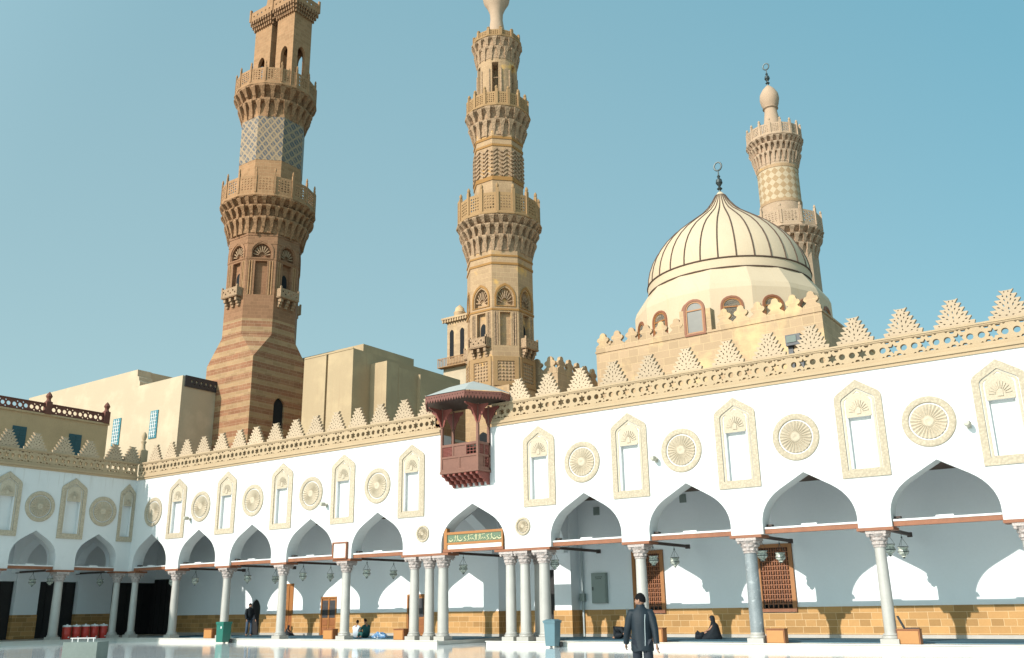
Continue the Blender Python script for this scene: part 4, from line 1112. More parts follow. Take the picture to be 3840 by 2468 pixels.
dr.lathe([(1.10, 29.9), (1.10, 30.25)], 24, c2); dr.lathe([(.42, 26.9), (.42, 29.9)], 12, c2)
dro = dr.build('lantern_storey', M['buff'], m2)
ba = MB()
for q in range(6):
    a = q*PI/3; ca, sa = math.cos(a), math.sin(a)
    ba.obox((c2[0]+ca*.98, c2[1]+sa*.98, 29.0), (.03, .66, .03), (ca, sa, 0), (-sa, ca, 0))
    for s_ in (-.17, .17): ba.lathe([(.06, 26.9), (.05, 29.5)], 6, (c2[0]+ca*1.06-sa*s_*1.9, c2[1]+sa*1.06+ca*s_*1.9))
ba.build('colonnettes', M['buff_carve'], dro)
balcony(m2, c2, 1.12, 30.15, 1.40, 31.35, 31.95, 12, 2, 18, M['buff_carve'], M['ochrestone'], 'm2c', .12)
bl = MB(); bl.lathe([(.52, 31.4), (.50, 32.3), (.41, 32.8), (.35, 33.25), (.37, 33.7), (.52, 34.1), (.72, 34.45), (.80, 34.9), (.74, 35.5), (.45, 36.1), (.1, 36.6)], 24, c2); bl.build('bulb', M['pale_carve'], m2, True)
fi = MB(); finial(fi, c2, 36.5, .9); fi.build('crescent_finial', M['slate'], m2)

# --- right: pale minaret behind the dome
c3 = (-18.43, 60.0)
m3 = thing('minaret', 'pale right minaret with a lozenge patterned shaft, half hidden behind the dome', 'minaret', (c3[0], c3[1], 8.6))
b = MB(); octa(b, c3, 1.95, 8.6, 24.6); b.build('shaft', M['pale'], m3)
balcony(m3, c3, 1.95, 24.1, 2.62, 26.0, 27.5, 12, 3, 24, M['pale_carve'], M['pale'], 'm3a', .25)
me = MB().lathe([(1.43, -1.3), (1.43, 1.2)], 32, (0, 0)); ob = bpy.data.objects.new('lozenge_shaft', me.mesh('lozenge_shaft', M['lozenge'], True)); COL.objects.link(ob); ob.parent = m3; ob.location = Vector((c3[0], c3[1], 29.85))-off(m3)
s2 = MB(); s2.lathe([(1.44, 26.1), (1.44, 28.56)], 32, c3); s2.build('upper_shaft', M['pale'], m3, True)
s2 = MB(); s2.lathe([(1.44, 31.04), (1.44, 31.7)], 32, c3); s2.build('upper_shaft', M['pale'], m3, True)
for z in (28.35, 31.0): bb2 = MB(); bb2.lathe([(1.46, z), (1.47, z+.22)], 32, c3); bb2.build('band', M['buff'], m3, True)
balcony(m3, c3, 1.46, 31.4, 2.0, 33.25, 34.45, 16, 3, 28, M['pale_carve'], M['pale'], 'm3b', .2)
bl = MB(); bl.lathe([(.62, 33.3), (.62, 34.9), (.52, 35.6), (.46, 36.0), (.44, 36.25), (.56, 36.33), (.50, 36.40), (.62, 36.7), (.70, 37.1), (.66, 37.5), (.45, 37.9), (.14, 38.25)], 24, c3); bl.build('bulb', M['pale_carve'], m3, True)
fi = MB(); finial(fi, c3, 38.15, 1.0); fi.build('crescent_finial', M['slate'], m3)

# ------------------------------------------------------------------ domed tomb
cd = (-17.47, 45.88)
tomb = thing('domed_tomb', 'cream domed tomb with dark ribs on its dome and trefoil cresting on its wall', 'tomb', (cd[0], 41, 8.6))
tx0, tx1, ty0, ty1 = -21.52, -10.45, 38.0, 52.0
MB().box(tx0, tx1, ty0, ty1, 8.6, 13.42).build('wall', M['tomb'], tomb)
sc_ = MB(); sc_.box(tx0-.04, tx1+.04, ty0-.04, ty1, 13.422, 13.52); sc_.build('string_course', M['tomb'], tomb)
def trefoil(w, h):
    R = [(w*.50, 0), (w*.50, h*.22), (w*.42, h*.30), (w*.30, h*.36), (w*.25, h*.44), (w*.36, h*.50), (w*.42, h*.60), (w*.36, h*.70), (w*.24, h*.74), (w*.20, h*.80), (w*.18, h*.90), (w*.08, h*.98)]
    return R+[(-a, b) for a, b in R][::-1]
tm = MB(); put(tm, plate(trefoil(.785, .90), [], .16), lambda u, v, w: (u, w-.08, v)); ME_TRE = tm.mesh('merlon', M['tomb'])
nT = 14; stp = (tx1-tx0)/nT
for i in range(nT):
    x = tx0+(i+.5)*stp
    if -17.0 < x < -15.5: continue
    inst('merlon', ME_TRE, tomb, (x, ty0+.06, 13.52))
for i in range(8): inst('merlon', ME_TRE, tomb, (tx0+.07, ty0+.6+i*.8, 13.52), PI/2)
MB().box(-16.98, -16.74, ty0+.0, ty0+.5, 13.525, 14.7).build('dormer_wall', M['tomb'], tomb)
MB().box(-15.70, -15.44, ty0+.0, ty0+.5, 13.525, 14.6).build('dormer_wall', M['tomb'], tomb)
def arch_window(parent, fn, cx, hw, z0, zs, za, sunk=.0):
    f = MB(); put(f, plate(keel(cx, hw, z0, zs, za, [(1, 0), (.96, .3), (.86, .55), (.68, .77), (.4, .93), (0, 1)]), [keel(cx, hw-.10, z0+.10, zs, za-.11, [(1, 0), (.96, .3), (.86, .55), (.68, .77), (.4, .93), (0, 1)])], .09), lambda u, v, w: fn(u, v, .06-w))
    w = f.build('window', M['wood'], parent)
    g = MB(); put(g, plate(keel(cx, hw-.095, z0+.095, zs, za-.10, [(1, 0), (.96, .3), (.86, .55), (.68, .77), (.4, .93), (0, 1)]), [], .03), lambda u, v, q: fn(u, v, .0-q)); g.build('pane', M['pane'], w)
    i = MB(); put(i, plate(keel(cx, hw-.10, z0+.10, zs, za-.11, [(1, 0), (.96, .3), (.86, .55), (.68, .77), (.4, .93), (0, 1)]), [keel(cx, hw-.16, z0+.16, zs, za-.18, [(1, 0), (.96, .3), (.86, .55), (.68, .77), (.4, .93), (0, 1)])], .04), lambda u, v, q: fn(u, v, .035-q))
    put(i, plate(poly_rect(cx-hw+.14, cx+hw-.14, zs-.04, zs+.02), [], .04), lambda u, v, q: fn(u, v, .04-q)); i.build('frame', M['wood_orange'], w)
    return w
arch_window(tomb, lambda u, v, w: (u, ty0-w, v), -16.22, .53, 13.40, 14.62, 15.15)
dm = MB(); R16 = 5.22
dang = math.atan2(-cd[1], -cd[0])+math.radians(1)
dm.lathe([(R16, 13.3), (R16, 16.5), (R16-.10, 16.8), (4.45, 17.80)], 16, cd, dang+PI/16); dm.build('drum', M['dome'], tomb)
for q in range(16):
    a = dang+q*PI/8
    fn0 = face_map(cd, a, R16*math.cos(PI/16))
    arch_window(tomb, lambda u, v, w: fn0(u, v, w), 0, .56, 14.0, 15.5, 16.06)
prof = [(4.62, 17.75), (4.62, 18.38), (4.58, 18.75), (4.47, 19.2), (4.27, 19.7), (3.97, 20.2), (3.55, 20.72), (3.0, 21.25), (2.35, 21.74), (1.78, 22.15), (1.27, 22.52), (.86, 22.92), (.54, 23.34), (.30, 23.76), (.12, 23.98)]
prof = [(r_*.95, z_) for r_, z_ in prof]
d = MB(); d.lathe(prof, 64, cd); do = d.build('dome', M['dome'], tomb, True)
nr = 30
for i in range(nr):
    a = dang+2*PI*(i+.5)/nr
    r = MB(); r.tube([(cd[0]+(rr+.005)*math.cos(a), cd[1]+(rr+.005)*math.sin(a), z) for rr, z in prof[1:-1]], [.04]*9+[.036, .032, .028, .025], 6); r.build('rib', M['rib'], do)
rg = MB()
for z, rr in ((17.84, 4.405), (18.38, 4.405)):
    rg.tube([(cd[0]+rr*math.cos(2*PI*i/64), cd[1]+rr*math.sin(2*PI*i/64), z) for i in range(65)], .042, 6)
rg.build('ring_moulding', M['rib'], do)
fi = MB(); finial(fi, cd, 23.85, 1.0); fi.build('crescent_finial', M['slate'], tomb)

# low crested wall between the central minaret and the tomb
cw = thing('crested_wall', 'short stone wall with trefoil cresting between the central minaret and the domed tomb', 'wall', (-23.8, 37, 8.6))
MB().box(-25.2, -23.18, 37.0, 41.0, 8.6, 12.55).build('wall', M['tomb'], cw)
for i in range(5): inst('merlon', ME_TRE, cw, (-23.26, 37.42+i*.78, 12.56), PI/2)
for i in range(2): inst('merlon', ME_TRE, cw, (-23.62-.8*i, 37.08, 12.56))
ac = thing('air_vent_box', 'grey metal box on the roof below the tomb, seen between two merlons', 'roof vent', (-11.2, 36.6, 8.6))
v = MB().box(-11.62, -11.0, 36.4, 37.0, 11.72, 12.18).box(-11.6, -11.4, 36.6, 36.8, 8.6, 11.72).box(-11.2, -11.02, 36.6, 36.8, 8.6, 11.72); v.build('housing', M['louvre'], ac)
MB().box(-11.57, -11.16, 36.37, 36.397, 11.84, 12.12).build('grille', M['stoneblock'], ac)

# ------------------------------------------------------------------ buildings behind the side arcade and the terrace
ba_ = thing('yellow_building', 'shaded yellow building with a dark pierced balustrade at the far left', 'building', (-58, 22, .1))
MB().box(-64, -54, -6, 32.2, .1, 13.0).build('wall', M['render_a'], ba_)
MB().box(-54.02, -53.93, -6, 32.25, 13.0, 13.12).build('cornice', M['render_a'], ba_)
bs_ = MB()
Lb = 1.02
def bal_unit():
    H = [circ(0, 13.42, .13, 10), circ(-.34, 13.42, .13, 10), circ(.34, 13.42, .13, 10)]
    for x in (-.17, .17, .5-.01, -.5+.01):
        if abs(x) < .45: H += [circ(x, 13.60, .055, 6), circ(x, 13.25, .055, 6)]
    return plate(poly_rect(-Lb/2, Lb/2, 13.15, 13.70), H, .08, 'bal')
BU = bal_unit()
for y in [24.0+.0+Lb*(i+.5) for i in range(-12, 8)]:
    put(bs_, BU, lambda u, v, w: (-54.0-w, y+u, v))
bs_.box(-54.1, -53.97, 11.8, 32.1, 13.702, 13.76).box(-54.1, -53.97, 11.8, 32.1, 13.10, 13.148)
bs_.build('balustrade', M['redbrown'], ba_)
for y in (20.4, 24.3, 28.2, 32.0):
    p = MB().box(-54.2, -53.84, y-.18, y+.18, 13.1, 13.85); p.lathe([(.2, 13.85), (.13, 13.95), (.12, 14.05), (.2, 14.2), (.13, 14.34), (.02, 14.48)], 10, (-54.02, y)); p.build('finial_post', M['redbrown'], ba_)
for y0, y1 in ((22.9, 23.7), (26.28, 27.1), (29.72, 30.52)):
    f = MB().box(-54.0, -53.95, y0, y1, 10.6, 12.14)
    for k in range(9): f.box(-53.95, -53.93, y0+.06, (y0+y1)/2-.02, 10.7+k*.155, 10.8+k*.155).box(-53.95, -53.93, (y0+y1)/2+.02, y1-.06, 10.7+k*.155, 10.8+k*.155)
    f.build('window', M['teal_dark'], ba_)
bb_ = thing('cream_building', 'tall cream building with teal latticed windows and a stepped roofline', 'building', (-66, 44, .1))
MB().box(-57.921-6.0, -57.921, 40, 52, .1, 18.45).build('wall', M['render_b'], bb_)
MB().box(-80, -57.921-6.0, 40, 52, .1, 19.83).build('tall_wall', M['render_b'], bb_)
st_ = MB()
pts = [(-63.92, 39.99, 18.45), (-63.35, 39.99, 18.45), (-63.35, 39.99, 18.75), (-63.5, 39.99, 18.95), (-63.55, 39.99, 19.2), (-63.75, 39.99, 19.3), (-63.8, 39.99, 19.83), (-63.92, 39.99, 19.83)]
st_.prism(pts, (0, 1.2, 0)); st_.build('curved_step', M['render_b'], bb_)
sc2 = MB()
put(sc2, plate(poly_rect(40.2, 46, 17.65, 18.5), [circ(40.8+.42*i, 18.12, .11, 8) for i in range(12)]+[circ(41.0+.42*i, 17.9, .06, 6) for i in range(12)], .08), lambda u, v, w: (-57.9+.06-w, u, v)); sc2.build('dark_lattice', M['iron'], bb_)
for x0, x1 in ((-66.3, -65.3), (-61.42, -60.5)):
    f = MB().box(x0, x1, 39.93, 39.998, 14.05, 16.17); w = f.build('window', M['teal'], bb_)
    l = MB()
    for i in range(1, 4): u = x0+(x1-x0)*i/4; l.box(u-.035, u+.035, 39.89, 39.928, 14.12, 16.1)
    for j in range(1, 8): z = 14.05+2.12*j/8; l.box(x0+.08, x1-.08, 39.90, 39.926, z-.02, z+.02)
    l.build('lattice', M['white'], w)
bc_ = thing('beige_building', 'windowless beige block with vertical joints between the left and central minarets', 'building', (-46, 50, .1))
MB().box(-62, -49.26, 50, 56, .1, 21.6).box(-49.25, -46.98, 44, 56, .1, 19.1).box(-46.78, -44.31, 44.0, 56, .1, 19.05).box(-46.98, -46.78, 44.35, 56, .1, 19.0).build('wall', M['render_c'], bc_)
MB().box(-44.308, -42.75, 45.76, 47.0, .1, 18.25).box(-44.308, -42.72, 47.0, 54.5, .1, 18.0).box(-42.718, -42.45, 49.0, 54.5, .1, 17.85).build('side_wing', M['render_c'], bc_)
MB().box(-49.2, -44.30, 43.96, 44.0, 19.02, 19.14).build('coping', M['render_c'], bc_)
dt = thing('square_tower', 'distant square tower with tall narrow windows, left of the central minaret', 'tower', (-55.5, 72, .1))
MB().box(-57.55, -53.2, 70, 74.5, .1, 24.9).build('base', M['render_b'], dt)
t = MB().box(-57.2, -53.4, 70.15, 74.2, 25.0, 29.8); t.box(-57.5, -53.1, 69.9, 74.4, 29.8, 30.05).box(-57.7, -53.0, 69.75, 74.5, 30.05, 30.25); to = t.build('shaft', M['tomb'], dt)
dn = MB()
for i in range(14): dn.box(-57.6+i*.33, -57.45+i*.33, 69.78, 69.95, 29.72, 30.04)
dn.build('dentils', M['tomb'], dt)
for x in (-56.6, -55.25, -53.9):
    w = MB(); put(w, plate(keel(x, .26, 25.9, 28.6, 28.95, KEELT), [], .04), lambda u, v, q: (u, 70.13+q*.4, v)); w.build('window', M['void'], dt)
rl_ = MB().box(-57.8, -53.0, 69.3, 69.36, 25.75, 25.82).box(-57.8, -57.74, 69.36, 70.1, 25.75, 25.82)
for i in range(25): rl_.box(-57.78+i*.195, -57.70+i*.195, 69.31, 69.35, 24.95, 25.75)
rl_.box(-57.8, -53.0, 69.3, 70.0, 24.86, 24.95); rl_.build('railing', M['tan'], dt)
tb_ = MB(); tb_.lathe([(.62, 30.25), (.6, 30.9), (.65, 31.0), (.5, 31.2), (.45, 31.5), (.2, 31.75), (.02, 31.9)], 12, (-56.4, 71.2)); tb_.lathe([(1.0, 30.25), (1.0, 31.8), (.95, 32.4), (.7, 32.9), (.3, 33.2), (.02, 33.3)], 16, (-54.9, 72.2)); tb_.build('cupola', M['tomb'], dt, True)

# ------------------------------------------------------------------ objects in the arcade and courtyard
cb = thing('electrical_cabinet', 'grey-green metal cabinet on the gallery wall', 'cabinet', (-20.1, YB, 1.65))
MB().box(-20.46, -19.75, YB-.16, YB-.003, 1.65, 2.88).build('body', M['grey_cab'], cb)
MB().box(-20.43, -19.78, YB-.185, YB-.162, 1.68, 2.85).build('door', M['grey_cab'], cb)
MB().box(-20.40, -20.36, YB-.21, YB-.187, 2.17, 2.31).build('handle', M['black'], cb)
l = MB()
for k, (w, z) in enumerate(((.30, 2.70), (.26, 2.63))):
    a = -20.1-w/2
    while a < -20.1+w/2: l.box(a, a+.05, YB-.19, YB-.187, z, z+.025); a += .07
l.build('lettering', M['black'], cb)
pc = thing('conduit_pipe', 'grey conduit with a junction box beside the entrance pilaster', 'pipe', (-20.95, 34.9, PF))
MB().tube([(-20.93, YB-.10, PF+.02), (-20.93, YB-.10, 4.0)], .045, 10).build('pipe', M['pipe'], pc); MB().box(-21.04, -20.80, YB-.22, YB-.06, 1.75, 2.05).build('junction_box', M['grey_cab'], pc)
pq2 = thing('wall_conduit', 'thin pale conduit on the dado behind the praying person', 'pipe', (-18.9, 34.9, PF))
MB().tube([(-18.86, YB-.09, PF+.02), (-18.86, YB-.09, 1.41)], .03, 8).build('pipe', M['pipe'], pq2)

def wheelie_bin(x, y, w, d, hgt, m, label, z=FL, flat=False):
    t = thing('rubbish_bin', label, 'rubbish bin', (x, y, z))
    b = MB(); k = .90 if not flat else .97
    lo = [(x-w/2*k*.93, y-d/2*k), (x+w/2*k*.93, y-d/2*k), (x+w/2*k*.93, y+d/2*k), (x-w/2*k*.93, y+d/2*k)]; hi = [(x-w/2, y-d/2), (x+w/2, y-d/2), (x+w/2, y+d/2), (x-w/2, y+d/2)]
    z0, z1 = z+.05, z+hgt*.90
    b.add([(*p, z0) for p in lo]+[(*p, z1) for p in hi], [(0, 3, 2, 1), (4, 5, 6, 7), (0, 1, 5, 4), (1, 2, 6, 5), (2, 3, 7, 6), (3, 0, 4, 7)])
    b.box(x-w/2-.02, x+w/2+.02, y-d/2-.02, y+d/2+.02, z1-.05, z1-.002)
    b.build('body', m, t)
    l = MB()
    if flat: l.box(x-w/2-.025, x+w/2+.025, y-d/2-.025, y+d/2+.025, z1, z1+.07)
    else:
        l.prism([(x-w/2-.03, y-d/2-.04, z1), (x+w/2+.03, y-d/2-.04, z1), (x+w/2+.03, y+d/2+.05, z1), (x-w/2-.03, y+d/2+.05, z1)], (0, 0, .035))
        l.add([(x-w/2-.02, y-d/2-.03, z1+.036), (x+w/2+.02, y-d/2-.03, z1+.036), (x+w/2+.02, y+d/2+.04, z1+.036), (x-w/2-.02, y+d/2+.04, z1+.036), (x-w*.36, y-d*.3, z1+.085), (x+w*.36, y-d*.3, z1+.085), (x+w*.36, y+d*.35, z1+.085), (x-w*.36, y+d*.35, z1+.085)],
              [(4, 5, 6, 7), (0, 1, 5, 4), (1, 2, 6, 5), (2, 3, 7, 6), (3, 0, 4, 7)])
    l.build('lid', m, t)
    for s_ in (-1, 1):
        wv_ = MB(); tmp = MB(); tmp.lathe([(.02, -.03), (.095, -.03), (.10, 0), (.095, .03), (.02, .03)], 14, (0, 0)); wv_.add([(x+s_*(w*.45)+c_, y+d/2+.02+a_, z+.10+b_) for a_, b_, c_ in tmp.v], tmp.f); wv_.build('wheel', M['black'], t)
    MB().tube([(x-w*.35, y+d/2+.03, z1-.03), (x-w*.3, y+d/2+.10, z1+.0), (x+w*.3, y+d/2+.10, z1+.0), (x+w*.35, y+d/2+.03, z1-.03)], .018, 6).build('handle', m, t)
    return t
wheelie_bin(-18.72, 29.0, .46, .40, .97, M['blue_bin'], 'blue-grey wheeled bin with a lid beside the entrance columns')
gb = wheelie_bin(-36.95, 28.95, .50, .46, .98, M['green_bin'], 'green flat-lidded bin standing before a marble column', flat=True)
MB().box(-36.86, -36.79, 28.69, 28.714, .80, .90).build('sticker', M['white'], gb)

def shoe_box(x, y, w, h, label):
    t = thing('shoe_cabinet', label, 'cabinet', (x, y, PF), 'low orange wooden cabinets between the columns')
    d = .34
    MB().box(x-w/2, x+w/2, y-d/2+.02, y+d/2, PF+.005, PF+h).build('carcass', M['wood_door'], t)
    MB().box(x-w/2+.025, x+w/2-.035, y-d/2, y-d/2+.018, PF+.025, PF+h-.035).build('front_panel', M['board'], t)
    MB().box(x-w/2-.012, x+w/2+.012, y-d/2-.012, y+d/2+.012, PF+h+.002, PF+h+.026).build('top', M['wood_door'], t)
shoe_box(-39.68, 30.3, .64, .44, 'orange wooden cabinet just left of the green bin')
shoe_box(-31.30, 30.3, .60, .42, 'orange wooden cabinet in front of the panelled door, left of the notice column')
shoe_box(-27.12, 30.3, .56, .43, 'orange wooden cabinet beside the left column of the entrance cluster')
shoe_box(-15.15, 30.3, .42, .46, 'orange wooden cabinet partly hidden by the walking man')
shoe_box(-10.95, 30.3, .60, .43, 'orange wooden cabinet right of the granite column')
shoe_box(-6.90, 30.3, .64, .42, 'orange wooden cabinet carrying the open black reading stand')
rs = thing('reading_stand', 'open black folding stand lying on a wooden cabinet', 'book stand', (-6.88, 30.28, .75))
MB().box(-6.98, -6.60, 30.2, 30.42, .752, .775).build('lower_leaf', M['black'], rs)
MB().obox((-7.10, 30.31, .93), (.022, .22, .40), (math.cos(.42), 0, math.sin(.42)), (0, 1, 0), (-math.sin(.42), 0, math.cos(.42))).build('upper_leaf', M['black'], rs)

cooler_l = ['leftmost of the five red water coolers', 'second red water cooler from the left of the row of five', 'middle one of the five red water coolers', 'fourth red water cooler, second from the right end of the row', 'rightmost of the five red water coolers, next to the corner columns']
for i in range(5):
    y = 27.12+i*.535; x = -47.12-.05*i
    t = thing('water_cooler', cooler_l[i], 'water cooler', (x, y, PF), 'red water coolers on the side platform')
    b = MB(); b.lathe([(.19, PF+.005), (.205, PF+.03), (.205, PF+.25), (.212, PF+.27), (.212, PF+.33), (.205, PF+.35), (.215, PF+.56), (.222, PF+.60), (.21, PF+.62)], 20, (x, y)); b.build('body', M['red_plastic'], t, True)
    l = MB(); l.lathe([(.212, PF+.622), (.225, PF+.64), (.222, PF+.69), (.17, PF+.715), (.05, PF+.72), (.05, PF+.745), (.03, PF+.76)], 20, (x, y)); l.build('lid', M['white'], t, True)
    MB().box(x+.20, x+.27, y-.02, y+.02, PF+.10, PF+.15).build('tap', M['white'], t)
sb = thing('stone_plinth', 'grey-green stone plinth with a low white rail at the bottom left', 'plinth', (-24.0, 14.5, FL))
ux = Vector((.82, .57, 0)); uy = Vector((-.57, .82, 0)); c0 = Vector((-23.92, 14.35, 0))
MB().obox(c0+Vector((0, 0, .15+.345)), (.90, .7, .69), ux, uy).build('block', M['stoneblock'], sb)
r_ = MB().obox(c0+Vector((0, 0, .935))-uy*.2, (.66, .035, .022), ux, uy)
for k in (-.28, -.13, .13, .28): r_.obox(c0+ux*k-uy*.2+Vector((0, 0, .88)), (.025, .025, .08), ux, uy)
r_.build('rail', M['white'], sb)

# ------------------------------------------------------------------ people
def skin_mesh(name, nodes, edges, m, parent, sub=2, extra=None):
    """nodes: list of (co, rx, ry); grow a skin surface and bake it"""
    me = bpy.data.meshes.new(name); me.from_pydata([n[0] for n in nodes], edges, [])
    ob = bpy.data.objects.new(name, me); COL.objects.link(ob)
    ob.modifiers.new('s', 'SKIN'); sm = ob.modifiers.new('u', 'SUBSURF'); sm.levels = sub; sm.render_levels = sub
    ob.modifiers['s'].use_smooth_shade = True
    sv = me.skin_vertices[0].data
    for i, n in enumerate(nodes): sv[i].radius = (n[1], n[2] if len(n) > 2 else n[1])
    for i in range(len(nodes)): sv[i].use_root = (i == 0)
    dg = bpy.context.evaluated_depsgraph_get(); dg.update()
    bme = bpy.data.meshes.new_from_object(ob.evaluated_get(dg))
    mb = MB(); mb.add([tuple(v.co) for v in bme.vertices], [tuple(p.vertices) for p in bme.polygons])
    bpy.data.objects.remove(ob); bpy.data.meshes.remove(me); bpy.data.meshes.remove(bme)
    if extra: mb.add(extra.v, extra.f)
    return mb.build(name, m, parent, True)
def xf(o, rz, s):
    c, n = math.cos(rz), math.sin(rz)
    return lambda p: (o[0]+s*(c*p[0]-n*p[1]), o[1]+s*(n*p[0]+c*p[1]), o[2]+s*p[2])
def head_mesh(T, c, turn, sc=1.0):
    """face looks along +y of the head before turning by `turn`"""
    mb = MB(); nu, nv = 20, 14; vs = []
    ct, stn = math.cos(turn), math.sin(turn)
    def P(x, y, z): return T((c[0]+sc*(ct*x-stn*y), c[1]+sc*(stn*x+ct*y), c[2]+sc*z))
    for k in range(nv+1):
        ph = PI*k/nv; z = -math.cos(ph)*.118; r = math.sin(ph)
        for i in range(nu):
            a = 2*PI*i/nu; x = .076*r*math.cos(a); y = .094*r*math.sin(a)
            if z < -.02: x *= 1-.22*min(1, (-z-.02)/.09); y = y*(1-.12*min(1, (-z-.02)/.09))+(.012 if y > 0 else .018*(-z-.02)/.09)
            if y > .055 and abs(z+.015) < .05: y -= .004
            vs.append(P(x, y, z))
    fs = [(k*nu+i, k*nu+(i+1) % nu, (k+1)*nu+(i+1) % nu, (k+1)*nu+i) for k in range(nv) for i in range(nu)]
    mb.add(vs, fs)
    mb.add([P(0, .086, .012), P(-.016, .088, -.03), P(.016, .088, -.03), P(0, .117, -.026), P(0, .09, -.042)], [(0, 1, 3), (0, 3, 2), (1, 4, 3), (3, 4, 2), (0, 2, 1), (1, 2, 4)])   # nose
    for s_ in (-1, 1):
        e = MB(); e.ball((0, 0, 0), 1, 8, 6); mb.add([P(s_*.076+x*.010, -.008+y*.018, -.01+z*.032) for x, y, z in e.v], e.f)   # ears
    for z, w in ((-.062, .024), (-.072, .021)):      # lips
        e = MB(); e.ball((0, 0, 0), 1, 8, 5); mb.add([P(x*w, .082+y*.010, z+q*.006) for x, y, q in e.v], e.f)
    eyes = MB()
    for s_ in (-1, 1):
        e = MB(); e.ball((0, 0, 0), 1, 8, 6); eyes.add([P(s_*.030+x*.012, .083+y*.006, .012+z*.006) for x, y, z in e.v], e.f)
        eyes.obox(P(s_*.030, .088, .032), (.035*sc, .008, .007), (ct, stn, 0), (-stn, ct, 0))
    hair = MB(); vs = []; fs = []
    n2 = 9
    for k in range(n2+1):
        ph = PI*(.40+.60*k/n2)
        for i in range(nu):
            a = 2*PI*i/nu
            # hairline: high on the forehead, low on the nape
            fa = (math.sin(a)+1)/2; lim = PI*(.40+.22*fa**1.5)
            p2 = max(ph, lim); z = -math.cos(p2)*.126; r = math.sin(p2)
            j = 1+.025*math.sin(5*a+3*k)
            vs.append(P(.082*r*math.cos(a)*j, .100*r*math.sin(a)*j-.003, z))
    fs = [(k*nu+i, k*nu+(i+1) % nu, (k+1)*nu+(i+1) % nu, (k+1)*nu+i) for k in range(n2) for i in range(nu)]
    hair.add(vs, fs)
    return mb, hair, eyes
def hand(T, w, d, side, sc=1.0, spread=(1, 0, 0)):
    """relaxed hand hanging from wrist w along d; palm and five bent fingers"""
    w = Vector(w); d = Vector(d).normalized(); s_ = Vector(spread).normalized(); nrm = d.cross(s_).normalized()
    mb = MB()
    palm = [w, w+d*.035, w+d*.085]
    rr = [.028, .037, .042]
    n = 10; vs = []
    for p, r in zip(palm, rr):
        for i in range(n): a = 2*PI*i/n; vs.append(T(tuple(p+s_*r*1.15*math.cos(a)+nrm*r*.5*math.sin(a))))
    fs = [(k*n+i, k*n+(i+1) % n, (k+1)*n+(i+1) % n, (k+1)*n+i) for k in range(2) for i in range(n)]+[tuple(range(n))[::-1], tuple(range(2*n, 3*n))]
    mb.add(vs, fs)
    for i, L in enumerate((.062, .074, .080, .070)):
        o = w+d*.082+s_*(-.030+.020*i); b1 = o+d*L*.5+nrm*.008*side; b2 = b1+d*L*.34+nrm*.022*side
        mb.tube([T(tuple(q)) for q in (o, b1, b2)], [.0115, .010, .008], 6)
    o = w+d*.03+s_*.030*(1); b1 = o+d*.035+s_*.022+nrm*.010*side; b2 = b1+d*.03+nrm*.012*side
    mb.tube([T(tuple(q)) for q in (o, b1, b2)], [.014, .012, .010], 6)
    return mb
def N(T, p, r, s): return (T(p), r*s)

